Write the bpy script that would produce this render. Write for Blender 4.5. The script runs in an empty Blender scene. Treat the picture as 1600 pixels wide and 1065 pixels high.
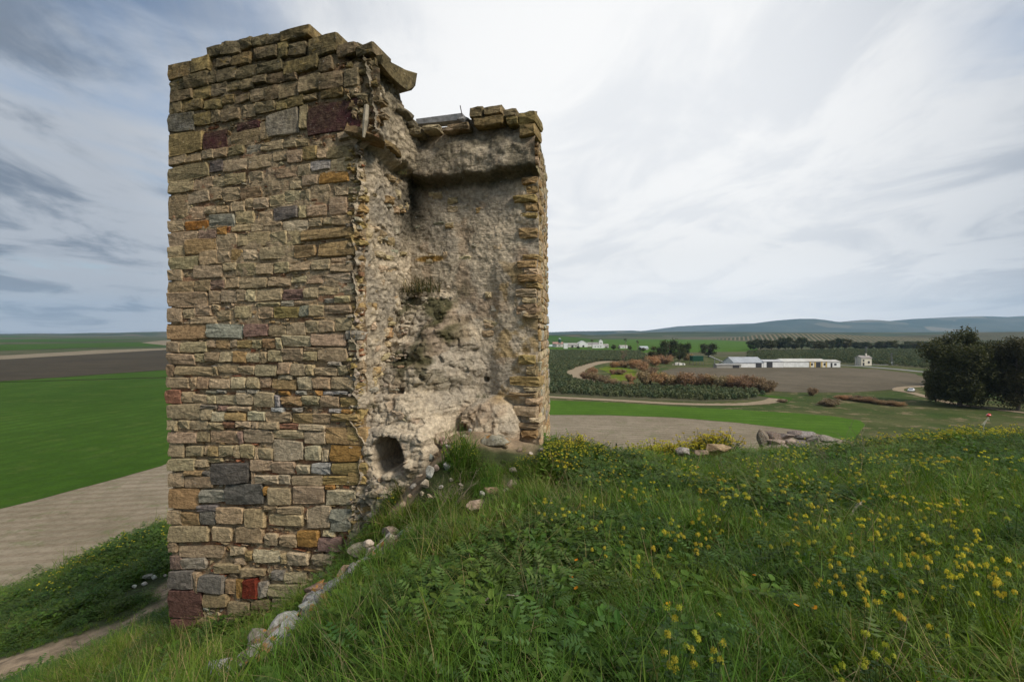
import bpy, math, random
import numpy as np
from mathutils import Vector, Matrix

R = math.radians
random.seed(7)
rs = np.random.RandomState(11)
SC = bpy.context.scene
COL = SC.collection

# ------------------------------------------------------------------ camera, sky, sun, exposure
F = 755.0                                   # focal length in photo pixels (1600 wide), horizon at y 520
def W(px, py, d):
    "point at depth d seen at photo pixel (px, py) from the eye at the origin"
    return Vector(((px - 800) / F * d, d, -(py - 520) / F * d))
cd = bpy.data.cameras.new('camera')
cam = bpy.data.objects.new('camera', cd)
COL.objects.link(cam)
cam.rotation_euler = (R(90), 0, 0)
cd.sensor_width = 36
cd.lens = F / 1600 * 36
cd.shift_y = -12.5 / 1600
cd.clip_start = 0.05
cd.clip_end = 60000
SC.camera = cam

SUN_AZ, SUN_EL = 128, 40                      # degrees clockwise from +Y (straight ahead), elevation
world = bpy.data.worlds.new('World')
SC.world = world
world.use_nodes = True
def build_world():
    nt = world.node_tree
    n, l = nt.nodes, nt.links
    n.clear()
    out = n.new('ShaderNodeOutputWorld'); bg = n.new('ShaderNodeBackground')
    bg.inputs['Strength'].default_value = 0.1
    l.new(bg.outputs[0], out.inputs[0])
    sky = n.new('ShaderNodeTexSky'); sky.sky_type = 'NISHITA'; sky.sun_disc = False
    sky.sun_elevation = R(SUN_EL); sky.sun_rotation = R(SUN_AZ)
    sky.air_density = 1.2; sky.dust_density = 1.0
    tc = n.new('ShaderNodeTexCoord')
    sep = n.new('ShaderNodeSeparateXYZ'); l.new(tc.outputs['Generated'], sep.inputs[0])
    def M(op, a, b=None, c=None, clamp=False):
        m = n.new('ShaderNodeMath'); m.operation = op; m.use_clamp = clamp
        for i, v in enumerate((a, b, c)):
            if v is None: continue
            if isinstance(v, (int, float)): m.inputs[i].default_value = v
            else: l.new(v, m.inputs[i])
        return m.outputs[0]
    z = M('MAXIMUM', sep.outputs[2], 0.0)
    zz = M('ADD', z, 0.13)
    u = M('DIVIDE', sep.outputs[0], zz); v = M('DIVIDE', sep.outputs[1], zz)
    cv = n.new('ShaderNodeCombineXYZ'); l.new(u, cv.inputs[0]); l.new(v, cv.inputs[1])
    def noise(scale, rot, sx, sy, loc, det=6, rough=.55, dist=.3):
        mp = n.new('ShaderNodeMapping'); l.new(cv.outputs[0], mp.inputs[0])
        mp.inputs['Rotation'].default_value = (0, 0, R(rot)); mp.inputs['Scale'].default_value = (sx, sy, 1)
        mp.inputs['Location'].default_value = loc
        t = n.new('ShaderNodeTexNoise'); t.inputs['Scale'].default_value = scale
        t.inputs['Detail'].default_value = det; t.inputs['Roughness'].default_value = rough
        t.inputs['Distortion'].default_value = dist
        l.new(mp.outputs[0], t.inputs['Vector']); return t.outputs['Fac']
    def ramp(f, a, b, lo=0.0, hi=1.0):
        r = n.new('ShaderNodeMapRange'); r.interpolation_type = 'SMOOTHSTEP'
        l.new(f, r.inputs[0]); r.inputs[1].default_value = a; r.inputs[2].default_value = b
        r.inputs[3].default_value = lo; r.inputs[4].default_value = hi
        return r.outputs[0]
    def mix(f, a, b, bt='MIX'):
        m = n.new('ShaderNodeMixRGB'); m.blend_type = bt
        for i, v in enumerate((f, a, b)):
            if isinstance(v, (int, float)): m.inputs[i].default_value = v
            elif isinstance(v, tuple): m.inputs[i].default_value = (*v, 1)
            else: l.new(v, m.inputs[i])
        return m.outputs[0]
    # thin bright cloud round the veiled sun: a broad falloff from that direction
    g = Vector((0.16, 1.0, 0.30)).normalized()
    dot = n.new('ShaderNodeVectorMath'); dot.operation = 'DOT_PRODUCT'
    nz = n.new('ShaderNodeVectorMath'); nz.operation = 'NORMALIZE'; l.new(tc.outputs['Generated'], nz.inputs[0])
    l.new(nz.outputs[0], dot.inputs[0]); dot.inputs[1].default_value = g
    glow = ramp(dot.outputs['Value'], 0.66, 0.985)
    n1 = noise(.6, 18, 1.25, .95, (3.1, 1.7, 0), 7, .56, .5)
    n2 = noise(.95, 12, 1.45, .95, (9.1, 6.4, 0), 8, .6, .6)
    n3 = noise(.28, 10, 1.3, .8, (1.3, 9.1, 0), 3, .5, .2)
    cover = ramp(M('ADD', M('MULTIPLY', n1, .6), M('MULTIPLY', n3, .4)), .33, .49)      # 0 = open sky
    cover = M('MAXIMUM', cover, M('MULTIPLY', glow, 1.4, clamp=True), clamp=True)
    dark = ramp(n2, .45, .62)
    shade = M('SUBTRACT', 1.0, M('MULTIPLY', dark, M('SUBTRACT', 1.0, M('MULTIPLY', glow, .62))))
    base = mix(glow, (4.1, 4.4, 4.85), (8.5, 8.5, 8.45))
    drk = mix(glow, (1.75, 2.1, 2.65), (5.6, 5.95, 6.5))
    cloud = mix(shade, drk, base)
    blue = mix(1.0, sky.outputs[0], (.66, .84, 1.0), 'MULTIPLY')
    col = mix(cover, blue, cloud)
    # bright pale band low over the horizon
    hor = ramp(z, 0.0, .16, .75, 0.0)
    hor = M('MULTIPLY', hor, M('ADD', .15, M('MULTIPLY', glow, .85)))
    col = mix(hor, col, (13.0, 12.8, 12.6))
    l.new(col, bg.inputs['Color'])
build_world()

sd = bpy.data.lights.new('sun', 'SUN')
sd.energy = 3.1
sd.angle = R(14)
sd.color = (1.0, .92, .81)
sun = bpy.data.objects.new('sun', sd)
COL.objects.link(sun)
sdir = Vector((math.sin(R(SUN_AZ)) * math.cos(R(SUN_EL)), math.cos(R(SUN_AZ)) * math.cos(R(SUN_EL)), math.sin(R(SUN_EL))))
sun.rotation_euler = sdir.to_track_quat('Z', 'Y').to_euler()
sun.location = (30, 0, 40)
vs = SC.view_settings
vs.view_transform = 'Standard'
vs.look = 'None'
vs.exposure = 0.26
vs.gamma = 1
vs.use_curve_mapping = False
SC.cycles.max_bounces = 6
SC.cycles.transparent_max_bounces = 8
SC.cycles.volume_bounces = 0

# ------------------------------------------------------------------ helpers
def tag(o, label=None, cat=None, group=None, kind=None):
    if label: o['label'] = label
    if cat: o['category'] = cat
    if group: o['group'] = group
    if kind: o['kind'] = kind
    return o
def empty(name, loc, label=None, cat=None, group=None):
    o = bpy.data.objects.new(name, None)
    o.empty_display_size = .2
    COL.objects.link(o); o.location = loc
    return tag(o, label, cat, group)

class MB:
    "collects vertices, faces and one colour per vertex; builds ONE mesh object"
    def __init__(s): s.v = []; s.f = []; s.c = []; s.n = 0
    def add(s, verts, faces, col):
        b = s.n
        s.v.extend([tuple(p) for p in verts])
        s.f.extend([tuple(i + b for i in f) for f in faces])
        if isinstance(col, list): s.c.extend(col)
        else: s.c.extend([col] * len(verts))
        s.n += len(verts)
    def build(s, name, mat, parent=None, loc=(0, 0, 0), smooth=False, link=True):
        me = bpy.data.meshes.new(name)
        me.from_pydata(s.v, [], s.f)
        at = me.color_attributes.new('Col', 'FLOAT_COLOR', 'POINT')
        a = np.ones((len(s.v), 4), 'f'); a[:, :3] = np.array([c[:3] for c in s.c]).reshape(-1, 3) if s.c else 0
        at.data.foreach_set('color', a.ravel())
        me.materials.append(mat)
        if smooth: me.polygons.foreach_set('use_smooth', [True] * len(me.polygons))
        o = bpy.data.objects.new(name, me)
        o.location = loc
        if link: COL.objects.link(o)
        if parent: o.parent = parent
        return o
    def box(s, c, size, col, rz=0, taper=0):
        x, y, z = size[0] / 2, size[1] / 2, size[2]
        cr, sr = math.cos(rz), math.sin(rz)
        vs_ = []
        for k, (a, b) in enumerate(((0, 1), (z, 1 - taper))):
            for sx, sy in ((-1, -1), (1, -1), (1, 1), (-1, 1)):
                X, Y = sx * x * b, sy * y * b
                vs_.append((c[0] + X * cr - Y * sr, c[1] + X * sr + Y * cr, c[2] + a))
        s.add(vs_, [(0, 3, 2, 1), (4, 5, 6, 7), (0, 1, 5, 4), (1, 2, 6, 5), (2, 3, 7, 6), (3, 0, 4, 7)], col)
    def tube(s, pts, rad, col, n=6):
        pts = [Vector(p) for p in pts]
        if not isinstance(rad, (list, tuple)): rad = [rad] * len(pts)
        vs_, fs = [], []
        for i, p in enumerate(pts):
            d = (pts[min(i + 1, len(pts) - 1)] - pts[max(i - 1, 0)]).normalized()
            a = d.cross(Vector((0.13, 0.2, 1) if abs(d.z) < .9 else (1, 0, 0))).normalized(); b = d.cross(a)
            for k in range(n):
                t = 2 * math.pi * k / n
                vs_.append(p + (a * math.cos(t) + b * math.sin(t)) * rad[i])
        for i in range(len(pts) - 1):
            for k in range(n):
                fs.append((i * n + k, i * n + (k + 1) % n, (i + 1) * n + (k + 1) % n, (i + 1) * n + k))
        fs.append(tuple(range(n))[::-1]); fs.append(tuple((len(pts) - 1) * n + k for k in range(n)))
        s.add(vs_, fs, col)

def _h(ix, iy, iz, seed):
    n = (ix.astype(np.int64) * 374761393 + iy.astype(np.int64) * 668265263 + iz.astype(np.int64) * 2147483647 + seed * 974711) & 0xFFFFFFFF
    n = ((n ^ (n >> 13)) * 1274126177) & 0xFFFFFFFF
    n = (n ^ (n >> 16)) & 0xFFFFFF
    return n / float(0xFFFFFF)
def vn(x, y, z=None, seed=0):
    "value noise -1..1"
    x, y = np.asarray(x, float), np.asarray(y, float)
    z = np.zeros_like(x) if z is None else np.asarray(z, float)
    ix, iy, iz = np.floor(x), np.floor(y), np.floor(z)
    fx, fy, fz = x - ix, y - iy, z - iz
    fx, fy, fz = [f * f * (3 - 2 * f) for f in (fx, fy, fz)]
    r = 0
    for a in (0, 1):
        for b in (0, 1):
            for c in (0, 1):
                w = (fx if a else 1 - fx) * (fy if b else 1 - fy) * (fz if c else 1 - fz)
                r = r + w * _h(ix + a, iy + b, iz + c, seed)
    return r * 2 - 1
def fbm(x, y, z=None, octv=4, seed=0, gain=.5):
    x, y = np.asarray(x, float), np.asarray(y, float)
    r, a, s = 0, 1.0, 0.0
    for o in range(octv):
        r = r + a * vn(x * 2 ** o, y * 2 ** o, None if z is None else np.asarray(z) * 2 ** o, seed + o * 17)
        s += a; a *= gain
    return r / s
def worley(x, y, seed=0):
    "distance to nearest and second nearest cell point and the nearest cell's hash"
    x, y = np.asarray(x, float), np.asarray(y, float)
    ix, iy = np.floor(x), np.floor(y)
    d1 = np.full(x.shape, 9.0); d2 = np.full(x.shape, 9.0); hh = np.zeros(x.shape)
    for a in (-1, 0, 1):
        for b in (-1, 0, 1):
            jx, jy = ix + a, iy + b
            zz = np.zeros_like(jx)
            px = jx + _h(jx, jy, zz, seed); py = jy + _h(jx, jy, zz, seed + 5)
            d = np.hypot(px - x, py - y)
            h = _h(jx, jy, zz, seed + 9)
            near = d < d1
            d2 = np.where(near, d1, np.minimum(d2, d))
            hh = np.where(near, h, hh); d1 = np.where(near, d, d1)
    return d1, d2, hh
def sstep(x, a, b):
    t = np.clip((np.asarray(x, float) - a) / (b - a), 0, 1)
    return t * t * (3 - 2 * t)

# ------------------------------------------------------------------ materials
def new_mat(name, rough=.9, spec=.2):
    m = bpy.data.materials.new(name); m.use_nodes = True
    b = m.node_tree.nodes['Principled BSDF']
    b.inputs['Roughness'].default_value = rough
    b.inputs['Specular IOR Level'].default_value = spec
    return m, m.node_tree, b
class NB:
    def __init__(s, nt): s.n, s.l = nt.nodes, nt.links
    def new(s, t, **kw):
        x = s.n.new(t)
        for k, v in kw.items(): setattr(x, k, v)
        return x
    def setin(s, node, i, v):
        if isinstance(v, (int, float)): node.inputs[i].default_value = v
        elif isinstance(v, tuple): node.inputs[i].default_value = (*v, 1) if len(v) == 3 and node.inputs[i].type == 'RGBA' else v
        else: s.l.new(v, node.inputs[i])
    def noise(s, vec, scale, det=5, rough=.55, dist=0):
        t = s.new('ShaderNodeTexNoise')
        t.inputs['Scale'].default_value = scale; t.inputs['Detail'].default_value = det
        t.inputs['Roughness'].default_value = rough; t.inputs['Distortion'].default_value = dist
        if vec is not None: s.l.new(vec, t.inputs['Vector'])
        return t.outputs['Fac']
    def voro(s, vec, scale, feat='F1', out='Distance'):
        t = s.new('ShaderNodeTexVoronoi'); t.feature = feat; t.inputs['Scale'].default_value = scale
        s.l.new(vec, t.inputs['Vector']); return t.outputs[out]
    def ramp(s, f, a, b, lo=0., hi=1.):
        r = s.new('ShaderNodeMapRange'); r.interpolation_type = 'SMOOTHSTEP'
        s.l.new(f, r.inputs[0]); r.inputs[1].default_value = a; r.inputs[2].default_value = b
        r.inputs[3].default_value = lo; r.inputs[4].default_value = hi
        return r.outputs[0]
    def mix(s, f, a, b, bt='MIX'):
        m = s.new('ShaderNodeMixRGB', blend_type=bt)
        for i, v in enumerate((f, a, b)): s.setin(m, i, v)
        return m.outputs[0]
    def math(s, op, a, b=None, clamp=False):
        m = s.new('ShaderNodeMath', operation=op, use_clamp=clamp)
        s.setin(m, 0, a)
        if b is not None: s.setin(m, 1, b)
        return m.outputs[0]
    def bump(s, h, dist, strength=1.0, normal=None):
        b = s.new('ShaderNodeBump'); b.inputs['Distance'].default_value = dist
        b.inputs['Strength'].default_value = strength
        s.l.new(h, b.inputs['Height'])
        if normal is not None: s.l.new(normal, b.inputs['Normal'])
        return b.outputs[0]
    def pos(s): return s.new('ShaderNodeNewGeometry').outputs['Position']
    def attr(s, name='Col'):
        return s.new('ShaderNodeAttribute', attribute_name=name).outputs['Color']

def mat_masonry(name, lichen=.5, top=4.1, rubble=0.0):
    m, nt, b = new_mat(name, .95, .12)
    q = NB(nt); P = q.pos(); c = q.attr()
    n1 = q.noise(P, 3.2, 6, .6); n2 = q.noise(P, 14, 6, .65); n3 = q.noise(P, 55, 4, .7)
    mp = q.new('ShaderNodeMapping'); q.l.new(P, mp.inputs[0]); mp.inputs['Scale'].default_value = (3, 3, 22)
    st = q.noise(mp.outputs[0], 1.6, 5, .6, .6)                       # bedding of the stone
    c = q.mix(q.ramp(n2, .3, .7), q.mix(1.0, c, (.62, .60, .58), 'MULTIPLY'), q.mix(1.0, c, (1.22, 1.2, 1.14), 'MULTIPLY'))
    c = q.mix(q.ramp(n3, .55, .72, 0, .55), c, q.mix(1.0, c, (.42, .38, .33), 'MULTIPLY'))
    c = q.mix(q.ramp(st, .56, .70, 0, .35), c, q.mix(1.0, c, (.5, .45, .4), 'MULTIPLY'))
    sep = q.new('ShaderNodeSeparateXYZ'); q.l.new(P, sep.inputs[0])
    hz = q.ramp(sep.outputs[2], top - 2.2, top + .9)                   # weather crust thickens towards the wall top
    crust = q.math('MULTIPLY', hz, q.ramp(n1, .22, .62), clamp=True)
    c = q.mix(q.math('MULTIPLY', crust, .88), c, q.mix(q.ramp(n2, .4, .6), (.055, .047, .028), (.13, .11, .06)))
    ln = q.noise(P, 5.5, 5, .7, .4)
    yl = q.math('MULTIPLY', q.ramp(ln, .60 - .02 * lichen, .70), q.math('ADD', q.math('MULTIPLY', hz, .8), .12 * lichen), clamp=True)
    c = q.mix(yl, c, q.mix(q.ramp(n3, .35, .65), (.26, .17, .035), (.16, .12, .04)))
    wl = q.ramp(q.noise(P, 21, 3, .5), .69, .74)
    c = q.mix(q.math('MULTIPLY', wl, .45), c, (.46, .45, .42))
    cr = q.voro(P, 11, 'DISTANCE_TO_EDGE'); cr = q.ramp(q.math('ADD', cr, q.math('MULTIPLY', n3, .05)), .02, .06)
    c = q.mix(q.math('MULTIPLY', q.math('SUBTRACT', 1.0, cr), q.ramp(n1, .45, .6, 0, .45)), c, q.mix(1.0, c, (.4, .36, .32), 'MULTIPLY'))
    q.l.new(c, b.inputs['Base Color'])
    h = q.math('ADD', q.math('MULTIPLY', n2, .8), q.math('ADD', q.math('MULTIPLY', n3, .30), q.math('MULTIPLY', st, .55)))
    if rubble:
        v = q.voro(P, 9, 'SMOOTH_F1'); h = q.math('SUBTRACT', h, q.math('MULTIPLY', v, rubble))
    q.l.new(q.bump(h, .05, .9), b.inputs['Normal'])
    return m
M_STONE = mat_masonry('weathered_stone', .5)
M_WALL = mat_masonry('lime_rubble', .35, 4.3, .4)

def mat_rock(name, orange=.5):
    m, nt, b = new_mat(name, .95, .12)
    q = NB(nt); P = q.pos(); c = q.attr()
    n1 = q.noise(P, 9, 6, .6); n2 = q.noise(P, 40, 5, .65)
    c = q.mix(q.ramp(n1, .3, .7), q.mix(1.0, c, (.5, .47, .43), 'MULTIPLY'), q.mix(1.0, c, (1.2, 1.2, 1.18), 'MULTIPLY'))
    if orange:
        c = q.mix(q.ramp(q.noise(P, 7, 4, .6), .57, .63, 0, orange), c, (.42, .19, .03))
        c = q.mix(q.ramp(q.noise(P, 16, 4, .6), .58, .64, 0, .6), c, (.42, .42, .40))
    c = q.mix(q.ramp(n2, .56, .7, 0, .6), c, q.mix(1.0, c, (.35, .33, .3), 'MULTIPLY'))
    q.l.new(c, b.inputs['Base Color'])
    q.l.new(q.bump(q.math('ADD', n1, q.math('MULTIPLY', n2, .4)), .05, .9), b.inputs['Normal'])
    return m
M_ROCK = mat_rock('lichen_rock', .75)
M_PALE = mat_rock('pale_rock', 0)

def mat_leaf(name, trans=.35, var=.25, rough=.6):
    m, nt, b = new_mat(name, rough, .25)
    q = NB(nt); c = q.attr()
    oi = q.new('ShaderNodeObjectInfo')
    P = oi.outputs['Location']
    w = q.noise(P, .9, 3, .6)
    c = q.mix(q.ramp(w, .35, .65), q.mix(1.0, c, (.75, .85, .8), 'MULTIPLY'), q.mix(1.0, c, (1.25, 1.12, .95), 'MULTIPLY'))
    hs = q.new('ShaderNodeHueSaturation')
    q.l.new(c, hs.inputs['Color'])
    v = q.math('ADD', q.math('MULTIPLY', oi.outputs['Random'], var * 2), 1 - var)
    q.l.new(v, hs.inputs['Value'])
    hu = q.math('ADD', q.math('MULTIPLY', oi.outputs['Random'], .03), .485)
    q.l.new(hu, hs.inputs['Hue'])
    q.l.new(hs.outputs[0], b.inputs['Base Color'])
    tr = q.new('ShaderNodeBsdfTranslucent'); q.l.new(q.mix(1.0, hs.outputs[0], (1.25, 1.35, .7), 'MULTIPLY'), tr.inputs['Color'])
    mx = q.new('ShaderNodeMixShader'); mx.inputs[0].default_value = trans
    q.l.new(b.outputs[0], mx.inputs[1]); q.l.new(tr.outputs[0], mx.inputs[2])
    q.l.new(mx.outputs[0], nt.nodes['Material Output'].inputs['Surface'])
    return m
M_LEAF = mat_leaf('leaf')
M_TREE = mat_leaf('tree_leaf', .2, .12)
M_DRY = mat_leaf('dry_stalk', .15, .2)
M_PETAL = mat_leaf('petal', .3, .08)

def mat_plain(name, rough=.8, nscale=2.0, amt=.25, bump=0.0, bscale=20, spec=.2, metal=0):
    m, nt, b = new_mat(name, rough, spec)
    b.inputs['Metallic'].default_value = metal
    q = NB(nt); P = q.pos(); c = q.attr()
    n1 = q.noise(P, nscale, 6, .6)
    c = q.mix(q.ramp(n1, .3, .7), q.mix(1.0, c, (1 - amt,) * 3, 'MULTIPLY'), q.mix(1.0, c, (1 + amt,) * 3, 'MULTIPLY'))
    q.l.new(c, b.inputs['Base Color'])
    if bump: q.l.new(q.bump(q.noise(P, bscale, 5, .6), bump), b.inputs['Normal'])
    return m
M_PLAIN = mat_plain('painted_surface', .7, .4, .1)
M_ROOF = mat_plain('roof_sheet', .6, .3, .15)
M_BARK = mat_plain('bark', .95, 4, .35, .02, 12)
M_METAL = mat_plain('weathered_metal', .5, 6, .3, metal=.6)
M_WOOD = mat_plain('grey_timber', .85, 9, .3, .01, 30)
M_CAR = mat_plain('car_paint', .3, 1, .02, spec=.5)
# ------------------------------------------------------------------ the hill the tower stands on
def Wp(px, py, d): p = W(px, py, d); return (p.x, p.y, p.z)
CP = [Wp(*a) for a in (
    (800,1065,2.2),(1200,1065,2.2),(1600,1065,2.3),(500,1065,2.7),(800,950,3.2),(1200,950,3.1),(1500,950,3.1),(650,950,3.7),(560,950,4.2),
    (700,850,5.2),(850,850,4.6),(1100,850,4.4),(1500,850,4.4),(800,760,7),(1000,765,7),(1300,765,7),(1580,765,7),
    (950,722,12),(1100,716,12.5),(1250,712,13),(1400,708,13),(1600,704,14),(850,702,8.9),(760,664,8.5),(700,672,8.4),(680,700,8.0),(650,745,7.5),(600,805,7.1),
    (600,862,6.0),(560,892,5.6),(500,938,4.9),(430,1000,4.2),(360,1070,3.6),
    (265,995,9.3),(350,990,8.8),(480,962,8.3),(555,905,7.9),(420,1040,6.4),(200,1065,8),(100,1065,9.5),(0,1075,12),
    (0,1045,13.5),(130,1008,14.6),(265,952,16),(225,912,19),(100,964,18),(0,1000,17),(-150,1080,13),
    (240,838,27),(150,878,27),(50,935,26),(-100,985,24))]
CP += [Wp(*a) for a in ((1245,724,10.4),(1100,729,10),(1000,735,9.6),(1380,728,10),(900,722,9.8))]
CP += [(-3,20,-7.4),(3,20,-7.2),(8,23,-8.5),(16,23,-8.0),(26,24,-9.5),(-3,13,-4.5),(2,13,-4.2),
       (0,-3,-1.7),(0,-15,-4),(-6,-2,-3.0),(-9,2,-4.9),(8,-2,-1.7),(15,5,-2.3),(22,8,-3.4),(15,-8,-3.2),(0,0,-1.62),(2,0,-1.6),(-2,1,-2.1)]
for az in range(0, 360, 20):
    for r_, z_ in ((42, -17.2), (58, -23.5), (80, -28), (112, -29)):
        CP.append((r_ * math.sin(R(az)), 5 + r_ * math.cos(R(az)), z_))
CP = np.array(CP)
def _tps(r2): return np.where(r2 > 0, r2 * np.log(r2 + 1e-12) * .5, 0)
_A = CP[:, :2]; _n = len(_A)
_K = _tps(((_A[:, None] - _A[None]) ** 2).sum(-1)) + np.eye(_n) * .6
_P = np.hstack([np.ones((_n, 1)), _A])
_L = np.block([[_K, _P], [_P.T, np.zeros((3, 3))]])
_w = np.linalg.solve(_L, np.concatenate([CP[:, 2], np.zeros(3)]))
def hz(x, y):
    "hill height at x, y (numpy arrays)"
    x = np.atleast_1d(np.asarray(x, float)); y = np.atleast_1d(np.asarray(y, float))
    out = np.zeros(x.shape)
    for i in range(0, x.size, 20000):
        X = np.stack([x.ravel()[i:i + 20000], y.ravel()[i:i + 20000]], 1)
        k = _tps(((X[:, None] - _A[None]) ** 2).sum(-1))
        out.ravel()[i:i + 20000] = k @ _w[:_n] + _w[_n] + X @ _w[_n + 1:]
    r = np.hypot(x, y - 5)
    out = out + .09 * fbm(x * .9, y * .9, octv=3, seed=3) * sstep(r, 0, 5) + .05 * fbm(x * 3.1, y * 3.1, octv=2, seed=8) \
        + .45 * fbm(x * .16, y * .16, octv=3, seed=5) * sstep(r, 15, 30) * (1 - sstep(r, 40, 60))
    return out
def h1(x, y): return float(hz([x], [y])[0])
PATH = [Wp(-160,1110,12.8), Wp(0,1045,13.5), Wp(130,1008,14.6), Wp(265,952,16), (-9.5,19.5,-9), (-7,24,-10)]
def path_dist(x, y):
    d = np.full(np.shape(x), 99.0)
    for a, b in zip(PATH[:-1], PATH[1:]):
        a = np.array(a[:2]); b = np.array(b[:2]); ab = b - a
        t = np.clip(((x - a[0]) * ab[0] + (y - a[1]) * ab[1]) / (ab @ ab), 0, 1)
        d = np.minimum(d, np.hypot(x - a[0] - t * ab[0], y - a[1] - t * ab[1]))
    return d
def dirt_mask(x, y):
    m = 1 - sstep(path_dist(x, y) + .35 * fbm(x * 1.3, y * 1.3, seed=21), 1.1, 1.6)
    for cx, cy, r_ in ((-.45, 8.65, 1.0), (-.8, 8.2, .6), (-1.45, 7.75, .45), (-1.75, 7.3, .4), (.55, 6.6, .45), (-1.9, 7.2, .35), (-12.8, 18.2, .8)):
        d = np.hypot(x - cx, (y - cy)) + .3 * fbm(x * 2, y * 2, seed=23)
        m = np.maximum(m, 1 - sstep(d, r_ * .6, r_ * 1.15))
    return m
def build_hill():
    n = 330
    t = np.linspace(-1, 1, n)
    gx = 100 * np.sinh(t * 4.2) / math.sinh(4.2)
    gy = 100 * np.sinh(t * 4.2) / math.sinh(4.2) + 5
    X, Y = np.meshgrid(gx, gy)
    Z = hz(X.ravel(), Y.ravel()).reshape(X.shape)
    r = np.hypot(X, Y - 5)
    Z = np.where(r > 85, np.minimum(Z, -26.5), Z)
    dm = dirt_mask(X, Y)
    Z = Z - .05 * dm
    me = bpy.data.meshes.new('hill')
    V = np.stack([X, Y, Z], -1).reshape(-1, 3)
    i = np.arange(n * n).reshape(n, n)
    Fq = np.stack([i[:-1, :-1], i[:-1, 1:], i[1:, 1:], i[1:, :-1]], -1).reshape(-1, 4)
    me.from_pydata(V.tolist(), [], Fq.tolist())
    at = me.color_attributes.new('Col', 'FLOAT_COLOR', 'POINT')
    g = np.array([.035, .045, .014]); d = np.array([.27, .20, .13])
    dmf = dm.ravel()[:, None]
    C = np.ones((n * n, 4)); C[:, :3] = g * (1 - dmf) + d * dmf
    at.data.foreach_set('color', C.ravel())
    me.polygons.foreach_set('use_smooth', [True] * len(me.polygons))
    m = mat_plain('hill_soil', 1, 2.5, .4, .06, 9); me.materials.append(m)
    o = bpy.data.objects.new('hill', me); COL.objects.link(o)
    tag(o, 'green hill with the stone tower and a trodden dirt path', kind='structure')
build_hill()

# ------------------------------------------------------------------ the stone tower
E1 = Vector((.95, -.312, 0)).normalized()      # along the near face, left to right
E2 = Vector((.312, .95, 0)).normalized()       # away from the camera
C0 = W(565, 520, 8.0)                          # near corner of the high block
UP = Vector((0, 0, 1))
L0 = C0 - E1 * 4.36
I0 = C0 + E2 * 1.55
J0 = I0 + E1 * 2.57
K0 = Vector((.80, 11.4, 0)); M0 = L0 + E2 * 4.4
tower = empty('stone_tower', (-3, 10, -6), 'tall ruined tower of rough stone courses with a broken open corner', 'tower')
TL = -Vector(tower.location)                   # children are built in world coordinates
def tpart(mb, name, mat, smooth=False, kind=None, label=None):
    o = mb.build(name, mat, tower, smooth=smooth); o.location = TL
    if kind: o['kind'] = kind
    if label: o['label'] = label
    return o
# colour codes: the stones' own colours
CC = dict(t=(.48, .375, .235), k=(.56, .46, .305), d=(.35, .265, .16), y=(.42, .31, .14), c=(.42, .285, .145), o=(.44, .25, .085),
          O=(.42, .21, .055), g=(.37, .335, .265), G=(.39, .36, .29), b=(.215, .195, .17), B=(.165, .152, .138), w=(.43, .415, .38), p=(.10, .035, .045),
          q=(.31, .21, .165), r=(.38, .16, .085), s=(.33, .18, .11), R=(.21, .042, .024), m=(.16, .085, .07))
S1 = """46 230 190 330 y;188 207 296 290 y;283 130 372 195 d;372 103 490 192 d;488 86 562 150 d;568 68 655 130 d;655 55 742 122 d;742 25 925 92 y;
575 150 600 215 d;600 130 722 215 d;722 108 790 208 y;790 118 895 192 d;920 75 1092 185 y;1095 115 1210 195 d;1210 125 1320 190 d;346 203 437 270 t;437 183 560 248 y;
46 338 140 405 d;138 308 288 388 d;290 290 342 362 t;348 272 462 350 t;468 255 600 328 d;605 228 755 300 d;762 210 975 295 y;978 200 1060 290 d;
42 408 186 480 d;190 388 305 455 y;305 365 405 432 t;408 352 485 412 t;487 340 568 400 d;572 318 660 368 d;660 305 775 360 d;780 305 840 345 d;
42 484 124 552 d;130 468 252 530 y;258 460 375 520 y;375 440 448 492 y;452 425 548 480 d;550 400 642 470 t;640 372 720 465 d;722 350 850 450 t;855 310 990 420 t;985 300 1130 400 d;1135 280 1230 380 t;
42 548 192 668 b;195 545 300 622 y;305 535 360 605 t;360 523 478 600 t;503 498 580 570 t;583 475 702 540 t;710 468 780 528 y;780 445 888 512 y;885 432 965 470 t;985 400 1128 450 y;1135 385 1235 450 t;
40 672 250 800 y;252 660 398 772 p;428 655 610 738 d;462 598 608 652 p;612 605 680 712 t;645 535 850 688 G;862 500 905 660 t;905 475 1245 655 p;1090 655 1240 700 k"""
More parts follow.
